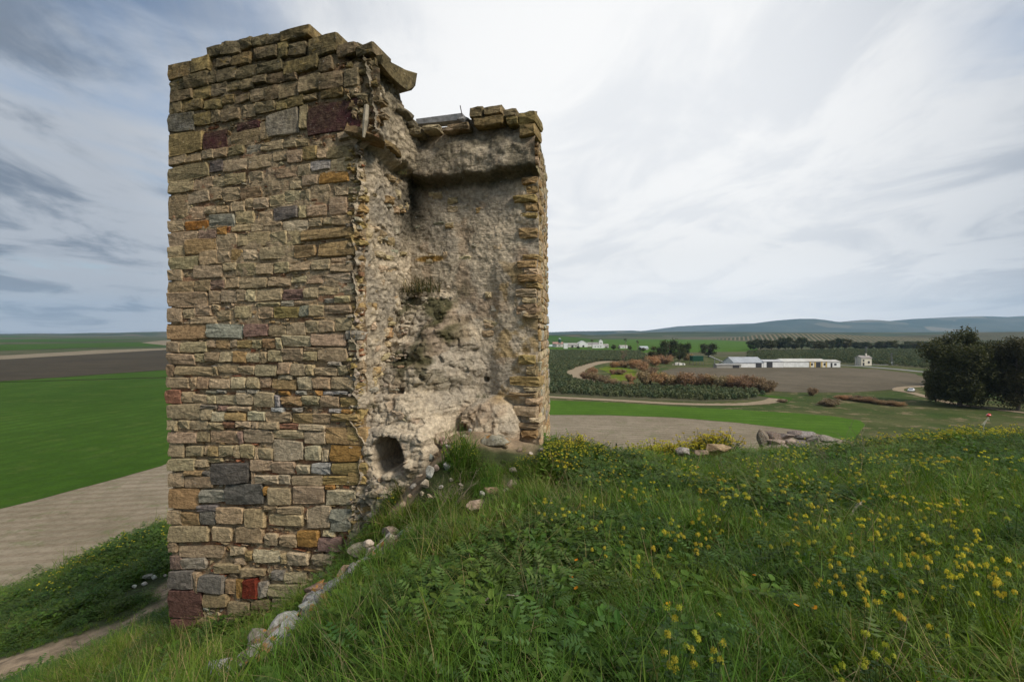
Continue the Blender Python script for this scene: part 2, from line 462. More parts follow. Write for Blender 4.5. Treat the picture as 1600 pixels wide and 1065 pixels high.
S2 = """40 100 168 180 t;170 92 285 155 t;290 70 376 132 t;378 55 480 125 t;485 38 600 112 d;620 35 720 95 g;720 8 885 75 t;890 -5 985 48 t;985 -15 1070 40 t;
40 182 335 285 d;345 145 442 235 b;448 128 622 232 t;630 110 805 200 t;815 62 915 150 t;917 68 1026 160 t;1026 50 1132 142 y;1138 60 1210 135 t;1212 30 1390 128 d;
1090 150 1232 218 w;1235 135 1380 220 t;40 290 222 378 t;228 275 372 348 t;375 265 455 335 t;458 235 608 315 t;632 225 735 305 t;740 195 828 272 t;830 192 985 272 d;990 180 1088 260 t;1152 228 1362 318 o;
800 285 900 365 t;935 280 1022 358 t;1024 255 1140 325 t;1092 328 1225 400 t;1265 325 1362 405 t;185 375 342 455 t;38 400 180 575 d;360 375 440 435 t;442 345 568 435 t;570 345 722 420 d;
785 400 898 480 t;900 370 1015 460 t;1020 360 1085 440 t;500 445 600 515 t;602 428 668 490 t;670 420 770 495 t;122 540 195 588 t;200 485 305 575 t;310 485 392 540 t;392 480 475 530 t;
342 545 530 632 g;535 520 670 608 t;703 520 805 592 t;820 485 995 582 b;1000 478 1055 572 t;1058 470 1200 560 t;1228 420 1360 545 t;38 585 152 662 t;165 588 335 650 O;
505 612 645 665 t;645 605 735 668 t;738 600 880 655 t;885 585 1070 660 k;1072 570 1175 630 t;1185 570 1248 618 t;1250 552 1385 620 t;38 668 262 770 t;265 650 395 720 q;398 632 470 690 o;472 630 500 672 r"""
S3 = """162 20 385 130 c;390 -28 545 85 t;548 -20 625 65 t;628 -30 785 70 t;788 -35 908 62 t;910 -38 1022 58 t;1025 -65 1390 15 c;
34 72 158 150 t;42 152 262 240 t;268 105 392 200 t;398 112 495 192 t;500 98 588 178 y;592 95 702 165 k;705 68 955 155 t;968 60 1118 148 c;1148 38 1425 140 c;
34 245 140 322 t;218 208 438 305 t;442 192 540 250 t;545 190 682 280 t;685 195 810 272 t;815 185 930 260 t;935 185 1080 250 t;1098 170 1230 245 t;1232 155 1375 195 t;1235 200 1400 255 t;
34 328 230 410 d;232 325 345 400 d;348 318 448 382 q;450 300 560 375 t;562 300 762 372 t;770 295 940 362 t;945 288 1060 340 t;1065 290 1175 348 t;1178 270 1382 340 k;
34 415 320 510 t;340 400 420 485 t;425 395 540 480 t;545 390 608 470 t;610 388 675 475 k;680 382 880 465 t;885 390 1030 458 q;1035 375 1140 445 t;1145 365 1292 430 t;1295 362 1400 425 k;
695 480 855 512 t;870 470 960 512 g;962 468 1130 500 t;1188 455 1262 485 g;1265 440 1380 480 t;30 520 140 635 t;150 530 230 600 t;235 500 355 575 t;200 590 390 640 t;400 545 500 612 t;362 500 410 535 t;
530 515 645 600 t;705 515 812 602 t;815 518 995 595 y;998 505 1078 588 g;1082 500 1180 580 t;1182 500 1390 565 t;34 642 322 750 c;325 645 592 742 G;600 640 772 732 q;778 658 910 730 t;
882 628 950 655 t;915 632 1048 720 t;1055 622 1148 705 t;1150 615 1270 698 t;1272 600 1400 690 t"""
S4 = """34 66 132 138 t;135 66 322 140 t;325 55 388 110 t;392 55 490 112 c;495 48 550 108 t;552 55 655 108 y;660 50 725 110 t;735 42 830 112 c;832 40 880 108 k;884 20 1088 98 k;1092 12 1350 92 t;
36 155 235 225 t;238 150 305 215 t;315 138 418 212 d;425 135 520 212 t;523 135 615 215 c;618 150 710 212 k;715 140 765 220 t;778 135 876 210 t;878 108 1032 205 t;1035 138 1135 205 t;1040 105 1175 132 t;1140 112 1360 205 t;
34 232 82 320 d;95 248 372 308 t;375 250 405 308 t;408 228 555 295 t;560 245 675 302 t;680 232 845 315 t;848 222 942 305 t;944 230 1053 312 t;1055 232 1115 308 t;1118 250 1278 308 t;1285 240 1360 310 t;1220 208 1315 238 g;
34 325 192 405 t;195 325 250 405 t;255 325 340 410 d;345 340 500 408 t;508 325 612 412 k;628 325 713 410 t;715 332 798 402 t;805 345 988 415 c;990 325 1098 415 k;1100 325 1232 410 t;1235 320 1400 418 t;852 310 955 343 k;
34 415 135 515 s;140 430 235 512 t;240 450 325 515 t;328 462 395 522 t;398 455 545 522 t;548 445 662 528 k;668 442 825 535 t;828 462 865 542 w;870 465 1028 530 c;1030 458 1155 530 t;1160 462 1298 545 t;1305 475 1445 548 y;
320 425 400 447 g;402 420 468 442 g;548 425 610 442 g;630 420 700 440 g;850 425 930 455 o;980 430 1050 452 w;1125 425 1178 456 o;1180 432 1260 455 w;1262 430 1360 452 w;
34 522 285 628 t;290 530 400 556 g;405 535 478 570 q;480 540 640 570 t;802 550 885 578 w;958 552 1025 580 w;1220 560 1310 586 w;1318 562 1395 588 o;
290 560 368 640 t;370 575 460 645 k;462 590 612 640 c;618 580 745 640 k;752 582 950 655 t;960 590 1106 660 c;1108 595 1235 660 t;1242 592 1450 650 y;
34 640 108 712 t;122 642 195 700 t;198 645 335 705 t;340 655 455 712 t;455 655 535 700 s;542 650 650 695 t;655 650 700 700 t;705 655 855 708 t;862 665 1000 705 s;1008 670 1195 715 k"""
S5 = """34 18 250 100 t;255 20 345 90 d;352 8 560 95 t;562 20 592 105 q;595 8 808 100 t;812 5 1038 65 k;1040 18 1198 110 k;1203 -15 1500 110 c;
45 105 155 200 t;172 128 298 195 t;300 130 335 190 t;337 130 412 198 c;415 118 522 195 t;528 120 568 210 t;570 118 680 212 t;682 140 705 220 t;707 138 812 215 t;818 80 1035 232 k;1050 118 1165 230 k;1172 150 1222 240 k;1228 116 1462 235 o;
40 212 235 305 t;240 225 330 282 t;340 215 435 240 t;165 305 298 345 c;302 310 356 345 b;360 245 642 405 B;648 225 810 305 t;812 234 975 325 t;990 262 1085 330 k;1090 252 1238 332 w;1248 240 1500 330 y;970 275 988 325 r;
40 318 155 420 t;165 350 380 435 t;650 310 680 405 t;682 335 850 400 k;852 335 938 402 k;942 345 1165 412 t;1172 342 1490 405 y;
40 438 265 578 c;275 442 470 535 G;475 412 742 548 B;745 425 775 485 o;778 432 945 550 t;952 418 1195 540 t;1198 412 1262 440 o;1200 442 1430 550 k;1432 475 1540 545 g;
42 590 135 695 t;140 612 272 700 c;262 555 402 602 b;280 607 392 700 b;395 580 592 695 t;605 590 748 715 t;752 560 848 605 d;852 565 1030 622 t;780 625 1030 705 t;1062 568 1232 735 k;1240 588 1390 745 G;1420 565 1540 610 y"""
S6 = """42 5 330 122 t;365 10 500 118 t;540 10 730 135 t;752 62 845 150 t;862 70 982 155 t;985 35 1145 160 o;1182 40 1270 80 k;1148 90 1320 200 q;
45 128 105 200 d;110 155 445 235 t;500 160 605 215 t;608 195 660 262 c;670 185 868 272 k;870 210 915 280 t;922 205 1068 290 k;1098 215 1250 290 t;
145 240 320 320 G;50 225 142 320 q;370 282 575 350 t;580 315 750 375 t;530 245 606 290 t;50 330 225 470 b;230 350 265 490 t;268 362 455 490 b;468 400 538 500 d;540 398 592 530 o;594 392 700 535 R;
702 415 775 530 G;800 335 890 405 g;895 350 1050 420 t;52 475 285 680 m;290 510 480 600 d;482 560 640 660 d;55 690 250 800 m;255 690 420 790 d;430 670 600 780 t;780 430 1000 520 t;650 545 780 620 d;800 530 960 600 t;1010 430 1150 500 t"""
def stones_px():
    out = []
    for txt, ox, oy, sc in ((S1, 255, 40, 4.0), (S2, 255, 220, 4.706), (S3, 255, 370, 4.706), (S4, 255, 520, 4.706), (S5, 255, 670, 4.706), (S6, 255, 820, 4.706)):
        for it in txt.replace('\n', '').split(';'):
            a = it.split()
            if len(a) == 5:
                x0, y0, x1, y1 = map(float, a[:4])
                out.append((ox + x0 / sc, oy + y0 / sc, ox + x1 / sc, oy + y1 / sc, a[4]))
    return out
def face_uv(px, py):
    "photo pixel -> (u, v) on the near face; u from the left edge, v height over the eye"
    dx = (px - 800) / F
    # intersect ray (dx,1) with plane through L0 along E1
    t = (L0.x * E1.y - L0.y * E1.x) / (dx * E1.y - E1.x)
    X, Y = dx * t, t
    return ((X - L0.x) * E1.x + (Y - L0.y) * E1.y, -(py - 520) / F * Y)
def course_slope(y):
    return (y - 520) * .17 / 290 if y < 520 else min(y - 520, 90) * .03 / 90 if y < 700 else .0
ROCK_N = 12
OUT12 = [(-.96, -.95), (-.38, -1), (.35, -1), (.96, -.95), (1, -.35), (1, .35), (.96, .95), (.35, 1), (-.38, 1), (-.96, .95), (-1, .35), (-1, -.35)]
OUT8 = [(-.85, -.85), (0, -1), (.85, -.85), (1, 0), (.85, .85), (0, 1), (-.85, .85), (-1, 0)]
def add_stone(mb, quad, fr, proud, depth, col, out=OUT12, jit=.085, rough=.014):
    "quad: TL TR BR BL in (u,v); fr: origin, eu, en (outward normal)"
    O, eu, en = fr
    TL_, TR_, BR_, BL_ = quad
    def mp(a, b):
        s, t = (a + 1) / 2, (b + 1) / 2
        u = (BL_[0] * (1 - s) + BR_[0] * s) * (1 - t) + (TL_[0] * (1 - s) + TR_[0] * s) * t
        v = (BL_[1] * (1 - s) + BR_[1] * s) * (1 - t) + (TL_[1] * (1 - s) + TR_[1] * s) * t
        return u, v
    w = abs(TR_[0] - TL_[0]); h = abs(TL_[1] - BL_[1])
    iw = min(.22, .014 / max(w / 2, .01)); ih = min(.26, .014 / max(h / 2, .01))
    js = [(random.uniform(-.05, .05) * w * .8, random.uniform(-.05, .05) * h * 1.6) for _ in range(4)]
    TL_, TR_, BR_, BL_ = [(p[0] + j[0], p[1] + j[1]) for p, j in zip((TL_, TR_, BR_, BL_), js)]
    n = len(out)
    o1, vs_ = [], []
    for (a, b) in out:
        o1.append((a + random.uniform(-jit, jit) * min(1, .12 / (w + .02)) * 2, b + random.uniform(-jit, jit) * 2 * min(1.2, .1 / (h + .02))))
    tu, tv = random.uniform(-.014, .014), random.uniform(-.014, .02)
    def P(a, b, z):
        u, v = mp(a, b); return O + eu * u + UP * v + en * z
    for a, b in o1: vs_.append(P(a * .97, b * .97, -depth))
    for a, b in o1: vs_.append(P(a, b, proud * .45 + random.uniform(-.004, .004)))
    for a, b in o1:
        a2, b2 = a * (1 - iw), b * (1 - ih)
        vs_.append(P(a2, b2, proud + tu * a2 + tv * b2 + random.uniform(-rough, rough)))
    vs_.append(P(random.uniform(-.2, .2), random.uniform(-.2, .2), proud + random.uniform(0, rough * 1.6)))
    fs = []
    for i in range(n):
        j = (i + 1) % n
        fs += [(i, j, n + j, n + i), (n + i, n + j, 2 * n + j, 2 * n + i), (2 * n + i, 2 * n + j, 3 * n)]
    mb.add(vs_, fs, col)
def jcol(c, a=.12):
    k = 1 + random.uniform(-a, a)
    return tuple(max(0, x * k * (1 + random.uniform(-.05, .05))) for x in c)

FA = (L0, E1, -E2)
ALL = []                                        # (area, MB) of every shaped stone: the 300 largest become parts
occ = np.zeros((640, 260), bool)                # 2 cm cells of the near face: v from -7.3 up, u from -.1
def mark(quad, pad=0.0):
    u0 = min(q[0] for q in quad) - pad; u1 = max(q[0] for q in quad) + pad
    v0 = (quad[2][1] + quad[3][1]) / 2 - pad; v1 = (quad[0][1] + quad[1][1]) / 2 + pad
    return slice(max(0, int((v0 + 7.3) / .02)), max(0, int((v1 + 7.3) / .02) + 1)), slice(max(0, int((u0 + .1) / .02)), max(0, int((u1 + .1) / .02) + 1))
def big_stones():
    for x0, y0, x1, y1, c in stones_px():
        s = course_slope((y0 + y1) / 2); cx = (x0 + x1) / 2
        dy = s * (x1 - x0) / 2
        x0 -= .25; x1 += .25; y0 -= .3; y1 += .3
        quad = [face_uv(x0, y0 - dy), face_uv(x1, y0 + dy), face_uv(x1, y1 + dy), face_uv(x0, y1 - dy)]
        mb = MB()
        w = quad[1][0] - quad[0][0]; h = quad[0][1] - quad[3][1]
        left = x0 < 305
        calm = 1 if not (250 < y0 < 520 and x0 < 470) else .45
        prd = random.uniform(.010, .040) * calm + (.006 if y0 > 500 else 0) + (.03 if y0 < 120 else 0) + (.015 if c in 'BbR' else 0)
        dep = .5 if (left or y1 < 150) else .16
        add_stone(mb, quad, FA, prd, dep, jcol(CC[c]), rough=.012 if c not in 'BG' else .022)
        ALL.append((w * h * (3 if c in 'RpB' else 1), mb))
        occ[mark(quad)] = True
big_stones()

def chinks():
    mb = MB()
    # the wall outline in (u, v): rows above the wall top stay free
    for k in range(16000):
        v = random.uniform(-6.6, 4.75); u = random.uniform(0.03, 4.33)
        w = random.choice((.05, .08, .12, .17, .24)) * random.uniform(.8, 1.2); h = random.choice((.018, .025, .035, .05, .07)) * random.uniform(.8, 1.3)
        if u + w > 4.38: continue
        if v > 4.25 and u < .75: continue
        quad = [(u, v + h), (u + w, v + h + random.uniform(-.008, .008)), (u + w, v), (u, v)]
        sl = mark(quad)
        if occ[sl].any(): continue
        occ[sl] = True
        c = random.choice(('t', 't', 'k', 't', 'd', 'c', 'c', 'r', 's', 'G'))
        if random.random() < .45 and h < .05 and w > .1: c = random.choice(('r', 's', 'c', 'c', 't'))
        add_stone(mb, quad, FA, random.uniform(-.02, .018), .08, jcol(CC[c], .2), OUT8, .1, .006)
    return mb
tpart(chinks(), 'chinking_stones', M_STONE, kind='stuff')

def grid_mesh(P, cols, name, mat, smooth=True, kind=None, link_parent=True):
    "P: (n,m,3) array"
    n, m = P.shape[:2]
    me = bpy.data.meshes.new(name)
    i = np.arange(n * m).reshape(n, m)
    Fq = np.stack([i[:-1, :-1], i[:-1, 1:], i[1:, 1:], i[1:, :-1]], -1).reshape(-1, 4)
    me.from_pydata(P.reshape(-1, 3).tolist(), [], Fq.tolist())
    at = me.color_attributes.new('Col', 'FLOAT_COLOR', 'POINT')
    C = np.ones((n * m, 4)); C[:, :3] = cols.reshape(-1, 3)
    at.data.foreach_set('color', C.ravel())
    if smooth: me.polygons.foreach_set('use_smooth', [True] * len(me.polygons))
    me.materials.append(mat)
    o = bpy.data.objects.new(name, me); COL.objects.link(o)
    if kind: o['kind'] = kind
    if link_parent: o.parent = tower; o.location = TL
    return o

def core_front():
    "mortar bed behind the stones of the near face, ragged top"
    U = np.linspace(0.02, 4.36, 150); V = np.linspace(-7.2, 1, 250)
    u, k = np.meshgrid(U, np.linspace(0, 1, 330))
    px = np.interp(U, [0, .75, .85, 2.2, 3.1, 3.6, 4.0, 4.36], [108, 100, 86, 72, 64, 74, 92, 112])
    dep = 9.36 - U * .312
    top = (520 - px) / F * dep
    v = -7.2 + k * (top[None] + 7.2) + .0
    d = -.035 + .02 * fbm(u * 9, v * 9, octv=3, seed=31) + .015 * fbm(u * 30, v * 30, octv=2, seed=33)
    d = d + .010 + .032 * sstep(fbm(u * 1.1, v * 1.3, octv=4, seed=35), -.15, .35)
    d = d - .022 * (1 - sstep(v, -.6, .8))
    rag = sstep(u, 4.1, 4.36) * (1 - sstep(v, 3.0, 3.2))
    d = d - rag * (.10 + .10 * fbm(u * 4, v * 3, octv=3, seed=37))
    u = u + sstep(u, 3.9, 4.36) * sstep(v, 3.05, 3.2) * .34
    B = np.array(L0)[None, None] + u[..., None] * np.array(E1) + v[..., None] * np.array((0, 0, 1)) - d[..., None] * np.array(E2)
    c = np.array((.42, .325, .21)) * (1 + .25 * fbm(u * 5, v * 5, seed=40))[..., None]
    red = (fbm(u * 2.2, v * 9, octv=3, seed=41) > .25)[..., None]
    c = np.where(red, np.array((.36, .215, .13)), c)
    grid_mesh(B, c, 'mortar_bed', M_WALL)
core_front()

def rubble_side():
    "broken inner face of the high block, looking right"
    t, v = np.meshgrid(np.linspace(-.06, 1.75, 110), np.linspace(-5.2, 4.95, 520))
    top = np.interp(t[0], [-.1, .3, .55, .8, 1.1, 1.4, 1.75], [4.55, 4.6, 4.62, 4.45, 4.2, 4.05, 3.95])
    k = (v + 5.2) / 10.15
    v = -5.2 + k * (top[None] + 5.2)
    wx, wy = .35 * fbm(t * 3, v * 3, octv=3, seed=91), .35 * fbm(t * 3, v * 3, octv=3, seed=92)
    d1, d2, hh = worley((t + wx * .5) * 5.5, (v + wy * .5) * 7.5, 3)
    e1_, e2_, h2 = worley((t + wy * .3) * 15, (v + wx * .3) * 17, 9)
    crack = np.clip((d2 - d1) * 2.2, 0, 1)
    d = .05 * (hh - .5) + .022 * crack + .02 * fbm(t * 13, v * 13, octv=3, seed=93) + .09 * fbm(t * 2.2, v * 1.4, octv=4, seed=51) + .012 * np.clip((e2_ - e1_) * 2, 0, 1)
    edge = v + .10 * fbm(t * 3, v * 0, octv=3, seed=53) - (3.22 - .15 * t)
    band = sstep(edge, -.12, .05)
    d = d + band * (.26 + .06 * fbm(t * 5, v * 5, seed=54) - .18 * sstep(edge, .25, 1.3))
    corner = 1 - sstep(t, 0, .28)
    d = d - corner * (.11 + .08 * vn(t * 0, v * 3.3, seed=55) + .05 * vn(t * 0, v * 9, seed=56)) * (1 - .95 * band)
    d = d + .08 * sstep(-v, 1.2, 2.4)
    B = np.array(C0)[None, None] + t[..., None] * np.array(E2) + v[..., None] * np.array((0, 0, 1)) + d[..., None] * np.array(E1)
    B[..., 2] = B[..., 2]
    c = np.array((.56, .475, .355))[None, None] * (.82 + .36 * hh[..., None]) * (.62 + .38 * crack[..., None])
    gr = sstep(fbm(t * 1.3, v * .9, seed=57), -.1, .35)[..., None]
    c = c * (1 - gr * .45) + np.array((.24, .23, .21)) * gr * .45
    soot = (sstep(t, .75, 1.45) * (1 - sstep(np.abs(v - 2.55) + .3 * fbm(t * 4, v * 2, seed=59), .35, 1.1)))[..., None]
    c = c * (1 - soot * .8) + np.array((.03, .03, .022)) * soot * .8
    yl = (sstep(fbm(t * 3, v * 3, seed=58), .15, .4) * (1 - sstep(t, .1, .5)) * (1 - sstep(np.abs(v - 1.0), .4, 1.1)))[..., None]
    c = c * (1 - yl * .8) + np.array((.38, .26, .06)) * yl * .8
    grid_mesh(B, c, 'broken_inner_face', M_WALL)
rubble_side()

def back_wall():
    "recessed wall: overhanging parapet, remains of a stair vault, arched niche, quoin strip"
    s, v = np.meshgrid(np.linspace(-.12, 2.62, 170), np.linspace(-4.2, 4.0, 540))
    top = np.interp(s[0], [-.2, .3, .9, 1.2, 1.25, 2.0, 2.65], [3.78, 3.74, 3.78, 3.85, 3.98, 3.95, 3.92])
    v = -4.2 + (v + 4.2) / 8.2 * (top[None] + 4.2)
    d1, d2, hh = worley(s * 5.5, v * 8, 13)
    e1_, e2_, h2 = worley(s * 15, v * 17, 19)
    crack = np.clip((d2 - d1) * 2.5, 0, 1)
    q = .010 * (hh - .5) + .004 * crack + .055 * fbm(s * 1.7, v * 1.7, octv=4, seed=61) + .016 * fbm(s * 12, v * 12, octv=3, seed=62) + .006 * np.clip((e2_ - e1_) * 2, 0, 1)
    # parapet band that juts out
    edge = v + .07 * fbm(s * 3, v * 0, octv=3, seed=63) - (2.88 + .10 * sstep(s, .5, 0))
    band = sstep(edge, -.10, .07)
    q = q + band * (.27 + .08 * fbm(s * 3, v * 3, octv=3, seed=64) - .20 * sstep(edge, .35, 1.0))
    # stair mass
    prof = np.interp(v + .10 * fbm(s * 2.5, v * 2.5, octv=2, seed=65), [-4.5, -2.6, -1.66, -1.60, -1.45, -1.12, -1.06, -.62, -.55, -.18, -.12, .14, .2, .48, .54, .82, .90], [1.66, 1.6, 1.55, 1.42, 1.3, 1.2, 1.02, .95, .80, .74, .60, .54, .42, .38, .27, .24, 0])
    send = np.interp(v, [-4.5, -1.75, -1.6, -1.35, -.6, 0, .4, .8, .95], [1.25, 1.35, 1.5, 1.65, 1.7, 1.55, 1.35, .85, .6]) + .16 * fbm(s * 2, v * 3, octv=3, seed=66)
    wdt = np.interp(v, [-4.5, -1.7, -1.45, -1.1, .8], [.22, .25, .9, 1.15, .35])
    fall = 1 - sstep(s, send - wdt, send)
    mass = prof * fall
    mass = mass + .05 * sstep(mass, .05, .4) * fbm(s * 7, v * 7, octv=4, seed=165)
    # little broken ledges
    led = np.round((mass + .12 * fbm(s * 3.3, v * 3.3, octv=2, seed=67)) / .17) * .17
    mass = np.where(mass > .03, mass * .45 + np.maximum(led, 0) * .55, mass)
    q = q + mass + sstep(mass, .05, .3) * (.05 * (hh - .5) + .02 * crack)
    # quoin strip at the right edge, standing slightly proud
    strip = sstep(s + .03 * vn(s * 0, v * 2.5, seed=68), 1.70, 1.94) * (1 - band) * (1 - sstep(v, 1.1, 1.5)) * sstep(v, -1.35, -1.1)
    q = q + .07 * strip + .05 * sstep(s, 2.2, 2.45) * vn(s * 3, v * 6, seed=69)
    # masonry hump low on the right
    hump = np.clip(1 - ((s - 1.78) / .52) ** 2 - ((v + 1.75) / .62) ** 2, 0, 1) ** .5
    q = q + .52 * hump * (1 + .35 * fbm(s * 5, v * 5, octv=4, seed=70))
    # arched niche
    ar = np.where(v > -1.98, np.hypot((s - .50) / .30, (v + 1.98) / .30), np.abs(s - .50) / .30) + .22 * fbm(s * 6, v * 6, octv=3, seed=71)
    nich = (1 - sstep(ar, .85, 1.0)) * sstep(v + .08 * fbm(s * 6, v * 0, seed=171), -2.32, -2.20)
    q = q - nich * .95
    small = (1 - sstep(np.abs(s - .42), .07, .09)) * (1 - sstep(np.abs(v + 1.0), .04, .06)) + (1 - sstep(np.abs(s - 1.62), .04, .055)) * (1 - sstep(np.abs(v + .86), .03, .05))
    q = q - small * .2
    B = np.array(I0)[None, None] + s[..., None] * np.array(E1) + v[..., None] * np.array((0, 0, 1)) - q[..., None] * np.array(E2)
    c = np.array((.60, .51, .385))[None, None] * (.93 + .14 * hh[..., None]) * (.9 + .1 * crack[..., None])
    def blend(c, m, col): m = np.clip(m, 0, 1)[..., None]; return c * (1 - m) + np.array(col) * m
    c = blend(c, .5 * sstep(fbm(s * 1.6, v * 1.2, seed=72), -.1, .4), (.27, .25, .22))
    c = blend(c, .45 * sstep(fbm(s * 2.6, v * 2.1, seed=79), .1, .4), (.36, .24, .15))
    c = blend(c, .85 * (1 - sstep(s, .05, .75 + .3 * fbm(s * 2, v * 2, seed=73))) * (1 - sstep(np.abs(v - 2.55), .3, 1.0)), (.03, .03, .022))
    c = blend(c, .75 * band * sstep(fbm(s * 2.5, v * 2.5, seed=74), -.25, .35), (.15, .135, .10))
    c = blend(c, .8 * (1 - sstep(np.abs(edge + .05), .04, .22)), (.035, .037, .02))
    moss = sstep(fbm(s * 2.4, v * 2.0, octv=4, seed=75), -.22, .15) * (1 - sstep(np.abs(s - .62), .4, .9)) * (1 - sstep(np.abs(v - .05), .6, 1.15))
    c = blend(c, .9 * moss, (.07, .07, .028))
    c = blend(c, .7 * sstep(fbm(s * 4, v * 4, octv=3, seed=76), 0, .4) * sstep(-v, 1.9, 2.4) * (s < 1.2), (.10, .095, .05))
    c = blend(c, .6 * strip * sstep(fbm(s * 5, v * 5, octv=3, seed=77), .0, .3), (.38, .25, .08))
    c = blend(c, .9 * (1 - sstep(np.hypot((s - .45) / .35, (v - 1.43) / .07), .7, 1.1)), (.40, .23, .05))
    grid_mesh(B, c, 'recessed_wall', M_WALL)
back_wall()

def core():
    "mass of the walls behind their faces: closed prisms"
    mb = MB()
    col = (.28, .22, .15)
    def prism(pts, z0, z1):
        n = len(pts)
        vs_ = [Vector((p.x, p.y, z0)) for p in pts] + [Vector((p.x, p.y, z1)) for p in pts]
        fs = [tuple(range(n))[::-1], tuple(range(n, 2 * n))] + [(i, (i + 1) % n, n + (i + 1) % n, n + i) for i in range(n)]
        mb.add(vs_, fs, col)
    b = .12
    c_ = C0 - E1 * .16 + E2 * b; i_ = I0 - E1 * .16 + E2 * .12; l_ = L0 + E2 * b + E1 * .02
    j_ = J0 + E2 * .12 - E1 * .02
    prism([l_, c_, i_, j_, Vector((K0.x, K0.y, 0)), M0], -9, 3.62)
    prism([l_, c_, C0 + E2 * 1.5 - E1 * .2, L0 + E2 * 1.3], 3.62, 4.3)
    tpart(mb, 'wall_core', M_WALL)
core()

def course_wall(O, eu, en, w, v0, v1, batter=0.0, hh=(.10, .24), ww=(.16, .5), hol=0.0):
    "ordinary coursed rubble for faces seen edge-on: one joined mesh"
    mb = MB(); v = v0
    while v < v1:
        h = random.uniform(*hh); u = 0
        if v + h > v1: break
        while u < w:
            a = min(random.uniform(*ww), w - u)
            if a > .05:
                off = batter * (v1 - v)
                quad = [(u + .01, v + h - .012), (u + a - .01, v + h - .012), (u + a - .01, v + .008), (u + .01, v + .008)]
                add_stone(mb, quad, (O + en * off, eu, en), random.uniform(.0, .025), .25, jcol(CC[random.choice('tttkkdcG')], .15), OUT8, .1, .012)
            u += a
        v += h
    return mb
jk = (K0 - J0); jk.z = 0; wjk = jk.length; jk.normalize()
nj = Vector((jk.y, -jk.x, 0))
tpart(course_wall(J0 + E2 * .02, jk, nj, wjk, -7, 3.85, .012), 'side_masonry', M_STONE, kind='stuff')
tpart(course_wall(M0, -(M0 - L0).normalized(), -E1, 4.4 - .5, -9, 4.5), 'side_masonry', M_STONE, kind='stuff')
km = (M0 - K0); km.z = 0; wkm = km.length; km.normalize()
tpart(course_wall(Vector((K0.x, K0.y, 0)), km, Vector((km.y, -km.x, 0)), wkm, -8, 3.6, hh=(.16, .3), ww=(.3, .7)), 'back_masonry', M_STONE, kind='stuff')

def blob(c, r, col, seed, sub=2, squash=.0, ang=.0, flat=True, rz=0.0, rough=.22):
    "irregular boulder: icosphere pushed by noise and cut by a few planes"
    import bmesh
    bm = bmesh.new()
    bmesh.ops.create_icosphere(bm, subdivisions=sub, radius=1)
    V = np.array([v.co for v in bm.verts]); fs = [tuple(v.index for v in f.verts) for f in bm.faces]
    bm.free()
    rr = np.random.RandomState(seed)
    V = V * (1 + rough * fbm(V[:, 0] * 1.4 + seed, V[:, 1] * 1.4, V[:, 2] * 1.4, octv=2, seed=seed)[:, None])
    for k in range(10):
        n_ = rr.normal(size=3); n_ /= np.linalg.norm(n_); d = rr.uniform(.5, .85)
        dd = V @ n_ - d
        V = V - np.outer(np.maximum(dd, 0), n_) * .96
    V = V * np.array(r)
    cr, sr = math.cos(rz), math.sin(rz)
    V = np.stack([V[:, 0] * cr - V[:, 1] * sr, V[:, 0] * sr + V[:, 1] * cr, V[:, 2]], 1)
    if ang:
        ca, sa = math.cos(ang), math.sin(ang)
        V = np.stack([V[:, 0] * ca + V[:, 2] * sa, V[:, 1], -V[:, 0] * sa + V[:, 2] * ca], 1)
    V = V + np.array(c)
    return [tuple(p) for p in V], fs

